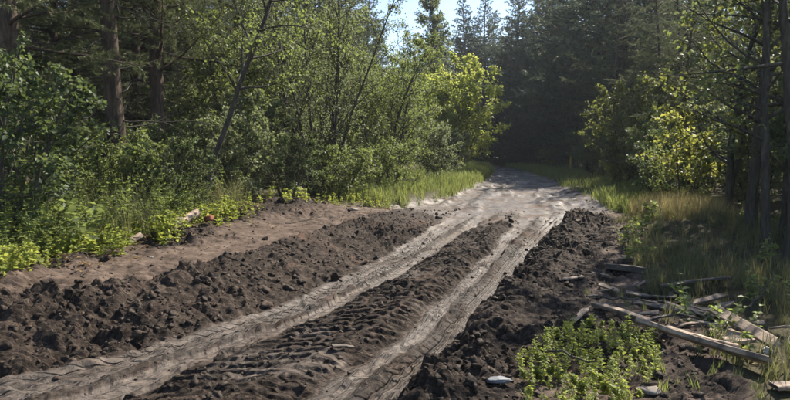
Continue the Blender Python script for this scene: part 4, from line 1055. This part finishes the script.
rngF = random.Random(31)
frag = [plank_mesh('wood_fragment_%d' % k, 0.14 + 0.05 * k, 0.03 + 0.012 * k, 0.015, ('dark_wood', 'wood', 'dark_wood', 'wood')[k], 800 + k, 0.004, 0.03) for k in range(4)]
for i in range(34):
    x, y = rngF.gauss(2.75, 0.45), rngF.gauss(5.5, 0.75)
    o = obj('wood_fragment', frag[i % 4], None, g3(x, y, 0.02 + 0.05 * rngF.random()))
    o.rotation_euler = (rngF.gauss(0, 0.3), rngF.gauss(0, 0.25), rngF.uniform(0, 3.14))
    tag(o, 'small broken piece of wood in the rubble around the plank pile', 'wood fragment', 'broken wood around the planks')

# cut log on the left
def log_thing(a, b, r, label):
    a, b = Vector(a), Vector(b); d = (b - a)
    e = bpy.data.objects.new('log', None); col.objects.link(e); e.location = a
    rng = np.random.default_rng(77)
    pts = np.array([d * f for f in np.linspace(0, 1, 9)]) + rng.normal(0, 0.006, (9, 3))
    mb = MB(); tube(mb, pts, r * (1 + rng.normal(0, 0.05, 9)), 14)
    sub(mb.mesh('log_bark', M['pale_wood'], True), 'bark', e)
    for k, (p_, s_) in enumerate(((pts[0], -1), (pts[-1], 1))):
        cm = MB(); tan = nrm(np.array(d)) * s_
        tube(cm, [p_ - tan * 0.02, p_ + tan * 0.006, p_ + tan * 0.010], [r * 0.97, r * 0.96, 0.005], 14)
        sub(cm.mesh('log_cut_%d' % k, M['pale_wood'], False), 'cut_end', e)
    return tag(e, label, 'log')
log_thing(g3(-3.42, 9.0, 0.04), g3(-3.22, 9.65, 0.20), 0.075, 'short pale grey log lying tilted at the edge of the left herbs')
# rusty red lump beside the log, pale stones
v, t, q, r = clod_protos(1, 2, 55)[0]
o = obj('broken_brick', np_mesh('broken_brick', np.round(v * [0.10, 0.065, 0.06] / 0.035) * 0.035 * 0.6 + v * [0.10, 0.065, 0.06] * 0.45, t, q, M['red_wood']), None, g3(-3.02, 9.6, 0.10))
tag(o, 'rusty red broken brick beside the end of the short log', 'brick')
stp = clod_protos(4, 2, 66)
for i, (x, y, s_, lb) in enumerate([(-3.95, 6.95, 0.05, 'small pale stone on the path by the ground cover'), (-0.95, 13.0, 0.10, 'flat pale stone lying on the top of the bank far up'), (1.60, 3.66, 0.06, 'pale stone among the foreground weeds'), (-3.05, 7.35, 0.04, 'small stone in the middle of the trodden path')]):
    v, t, q, r = stp[i]
    o = obj('stone', np_mesh('stone_%d' % i, v * [s_ * 1.3, s_, s_ * 0.6], t, q, M['stone'], True), None, g3(x, y, s_ * 0.3))
    tag(o, lb, 'stone')
# crumpled plastic
def crumple(name, x, y, sx, sy, sz, mat, label, cat, seed):
    v0, t0 = ico(3); rng = np.random.default_rng(seed)
    d = 1 + 0.22 * np.abs(np.sin(v0 @ rng.normal(0, 3, 3) + 1)) - 0.25 * np.abs(np.sin(v0 @ rng.normal(0, 5, 3))) + 0.12 * np.sin(v0 @ rng.normal(0, 8, 3))
    v = v0 * d[:, None] * [sx, sy, sz]; v[:, 2] = np.maximum(v[:, 2], -0.01)
    o = obj(name, np_mesh(name, v, t0, np.zeros((0, 4), int), M[mat]), None, g3(x, y, 0.015))
    return tag(o, label, cat)
crumple('plastic_bag', 2.80, 4.36, 0.05, 0.045, 0.05, 'plastic', 'crumpled white plastic bag at the right end of the planks', 'bag', 3)
crumple('plastic_sheet', 0.66, 3.70, 0.075, 0.04, 0.02, 'blue_plastic', 'crumpled blue-grey plastic scrap in the mud at the bottom edge', 'plastic scrap', 4)
# sticks
rngS = np.random.default_rng(88)
def stick(a, b, r, label):
    a, b = np.array(a), np.array(b); mb = MB()
    pts = np.array([a + (b - a) * f for f in np.linspace(0, 1, 7)]) + rngS.normal(0, 0.012, (7, 3))
    tube(mb, pts - a, np.linspace(r, r * 0.5, 7), 6, 0.5, True)
    p, td = pts[3] - a, nrm(b - a)
    tube(mb, walk(rngS, p, td + rngS.normal(0, 0.5, 3) + [0, 0, 0.2], np.linalg.norm(b - a) * 0.3, 3, 0.1), np.linspace(r * 0.6, r * 0.25, 4), 5)
    o = obj('stick', mb.mesh('stick', M['grey_bark'], True), None, tuple(a))
    return tag(o, label, 'stick')
for a, b, r, lb in [((-4.1, 6.5, .05), (-3.6, 6.9, .06), .012, 'bare stick lying on the path edge at the left'), ((-3.2, 6.0, .04), (-3.05, 5.75, .12), .008, 'thin stick poking out of the left end of the bank'),
                    ((-1.9, 10.3, .05), (-1.3, 11.0, .12), .010, 'twig on the path below the spoil mound'), ((1.05, 4.05, .10), (1.25, 3.55, .20), .010, 'dark stick leaning among the foreground weeds'),
                    ((3.4, 5.6, .08), (3.9, 6.1, .20), .014, 'dead branch in the grass right of the pile'), ((2.1, 5.9, .06), (2.55, 5.75, .08), .012, 'stick lying left of the pile on the clods'),
                    ((3.0, 9.4, .06), (3.5, 9.1, .10), .013, 'stick on the dark clods below the dry grass'), ((4.0, 11.4, .06), (4.5, 11.9, .15), .014, 'stick beside the far clod heap at the dry grass')]:
    stick(g3(*a), g3(*b), r, lb)
# marker post far up on the right
e = tree_empty('marker_post', 11.6, 39.5)
mb = MB(); tube(mb, [(0, 0, -0.2), (0, 0, 0.7), (0.01, 0, 1.22)], [0.055, 0.052, 0.05], 10, 0.5, True); sub(mb.mesh('post', M['yellow_paint'], True), 'post', e)
mb = MB(); tube(mb, [(0.01, 0, 1.22), (0.01, 0, 1.25), (0.01, 0, 1.27)], [0.058, 0.058, 0.02], 10, 0.5, True); sub(mb.mesh('post_cap', M['yellow_paint'], True), 'cap', e)
tag(e, 'thin yellow marker post beside the dark wood at the far right verge', 'post')


# ------------------------------------------------------------------ the air, faintly hazy against the sun
zt = 30.0
hv = [(-275, -75, -2.5), (275, -75, -2.5), (275, 440, -2.5), (-275, 440, -2.5), (-275, -75, zt), (275, -75, zt), (275, 440, zt), (-275, 440, zt)]
hm = bpy.data.meshes.new('haze')
hm.from_pydata(hv, [], [(0, 3, 2, 1), (4, 5, 6, 7), (0, 1, 5, 4), (1, 2, 6, 5), (2, 3, 7, 6), (3, 0, 4, 7)])
mm = bpy.data.materials.new('haze'); mm.use_nodes = True
mm.node_tree.nodes.remove(mm.node_tree.nodes["Principled BSDF"])
pv = mm.node_tree.nodes.new("ShaderNodeVolumePrincipled")
pv.inputs["Color"].default_value = (0.86, 0.91, 1.0, 1)
pv.inputs["Density"].default_value = 0.00045
pv.inputs["Anisotropy"].default_value = 0.25
mm.node_tree.links.new(pv.outputs[0], mm.node_tree.nodes["Material Output"].inputs["Volume"])
hm.materials.append(mm)
tag(obj('haze', hm), 'faint sunlit haze in the air of the wood', 'haze', None, 'stuff')
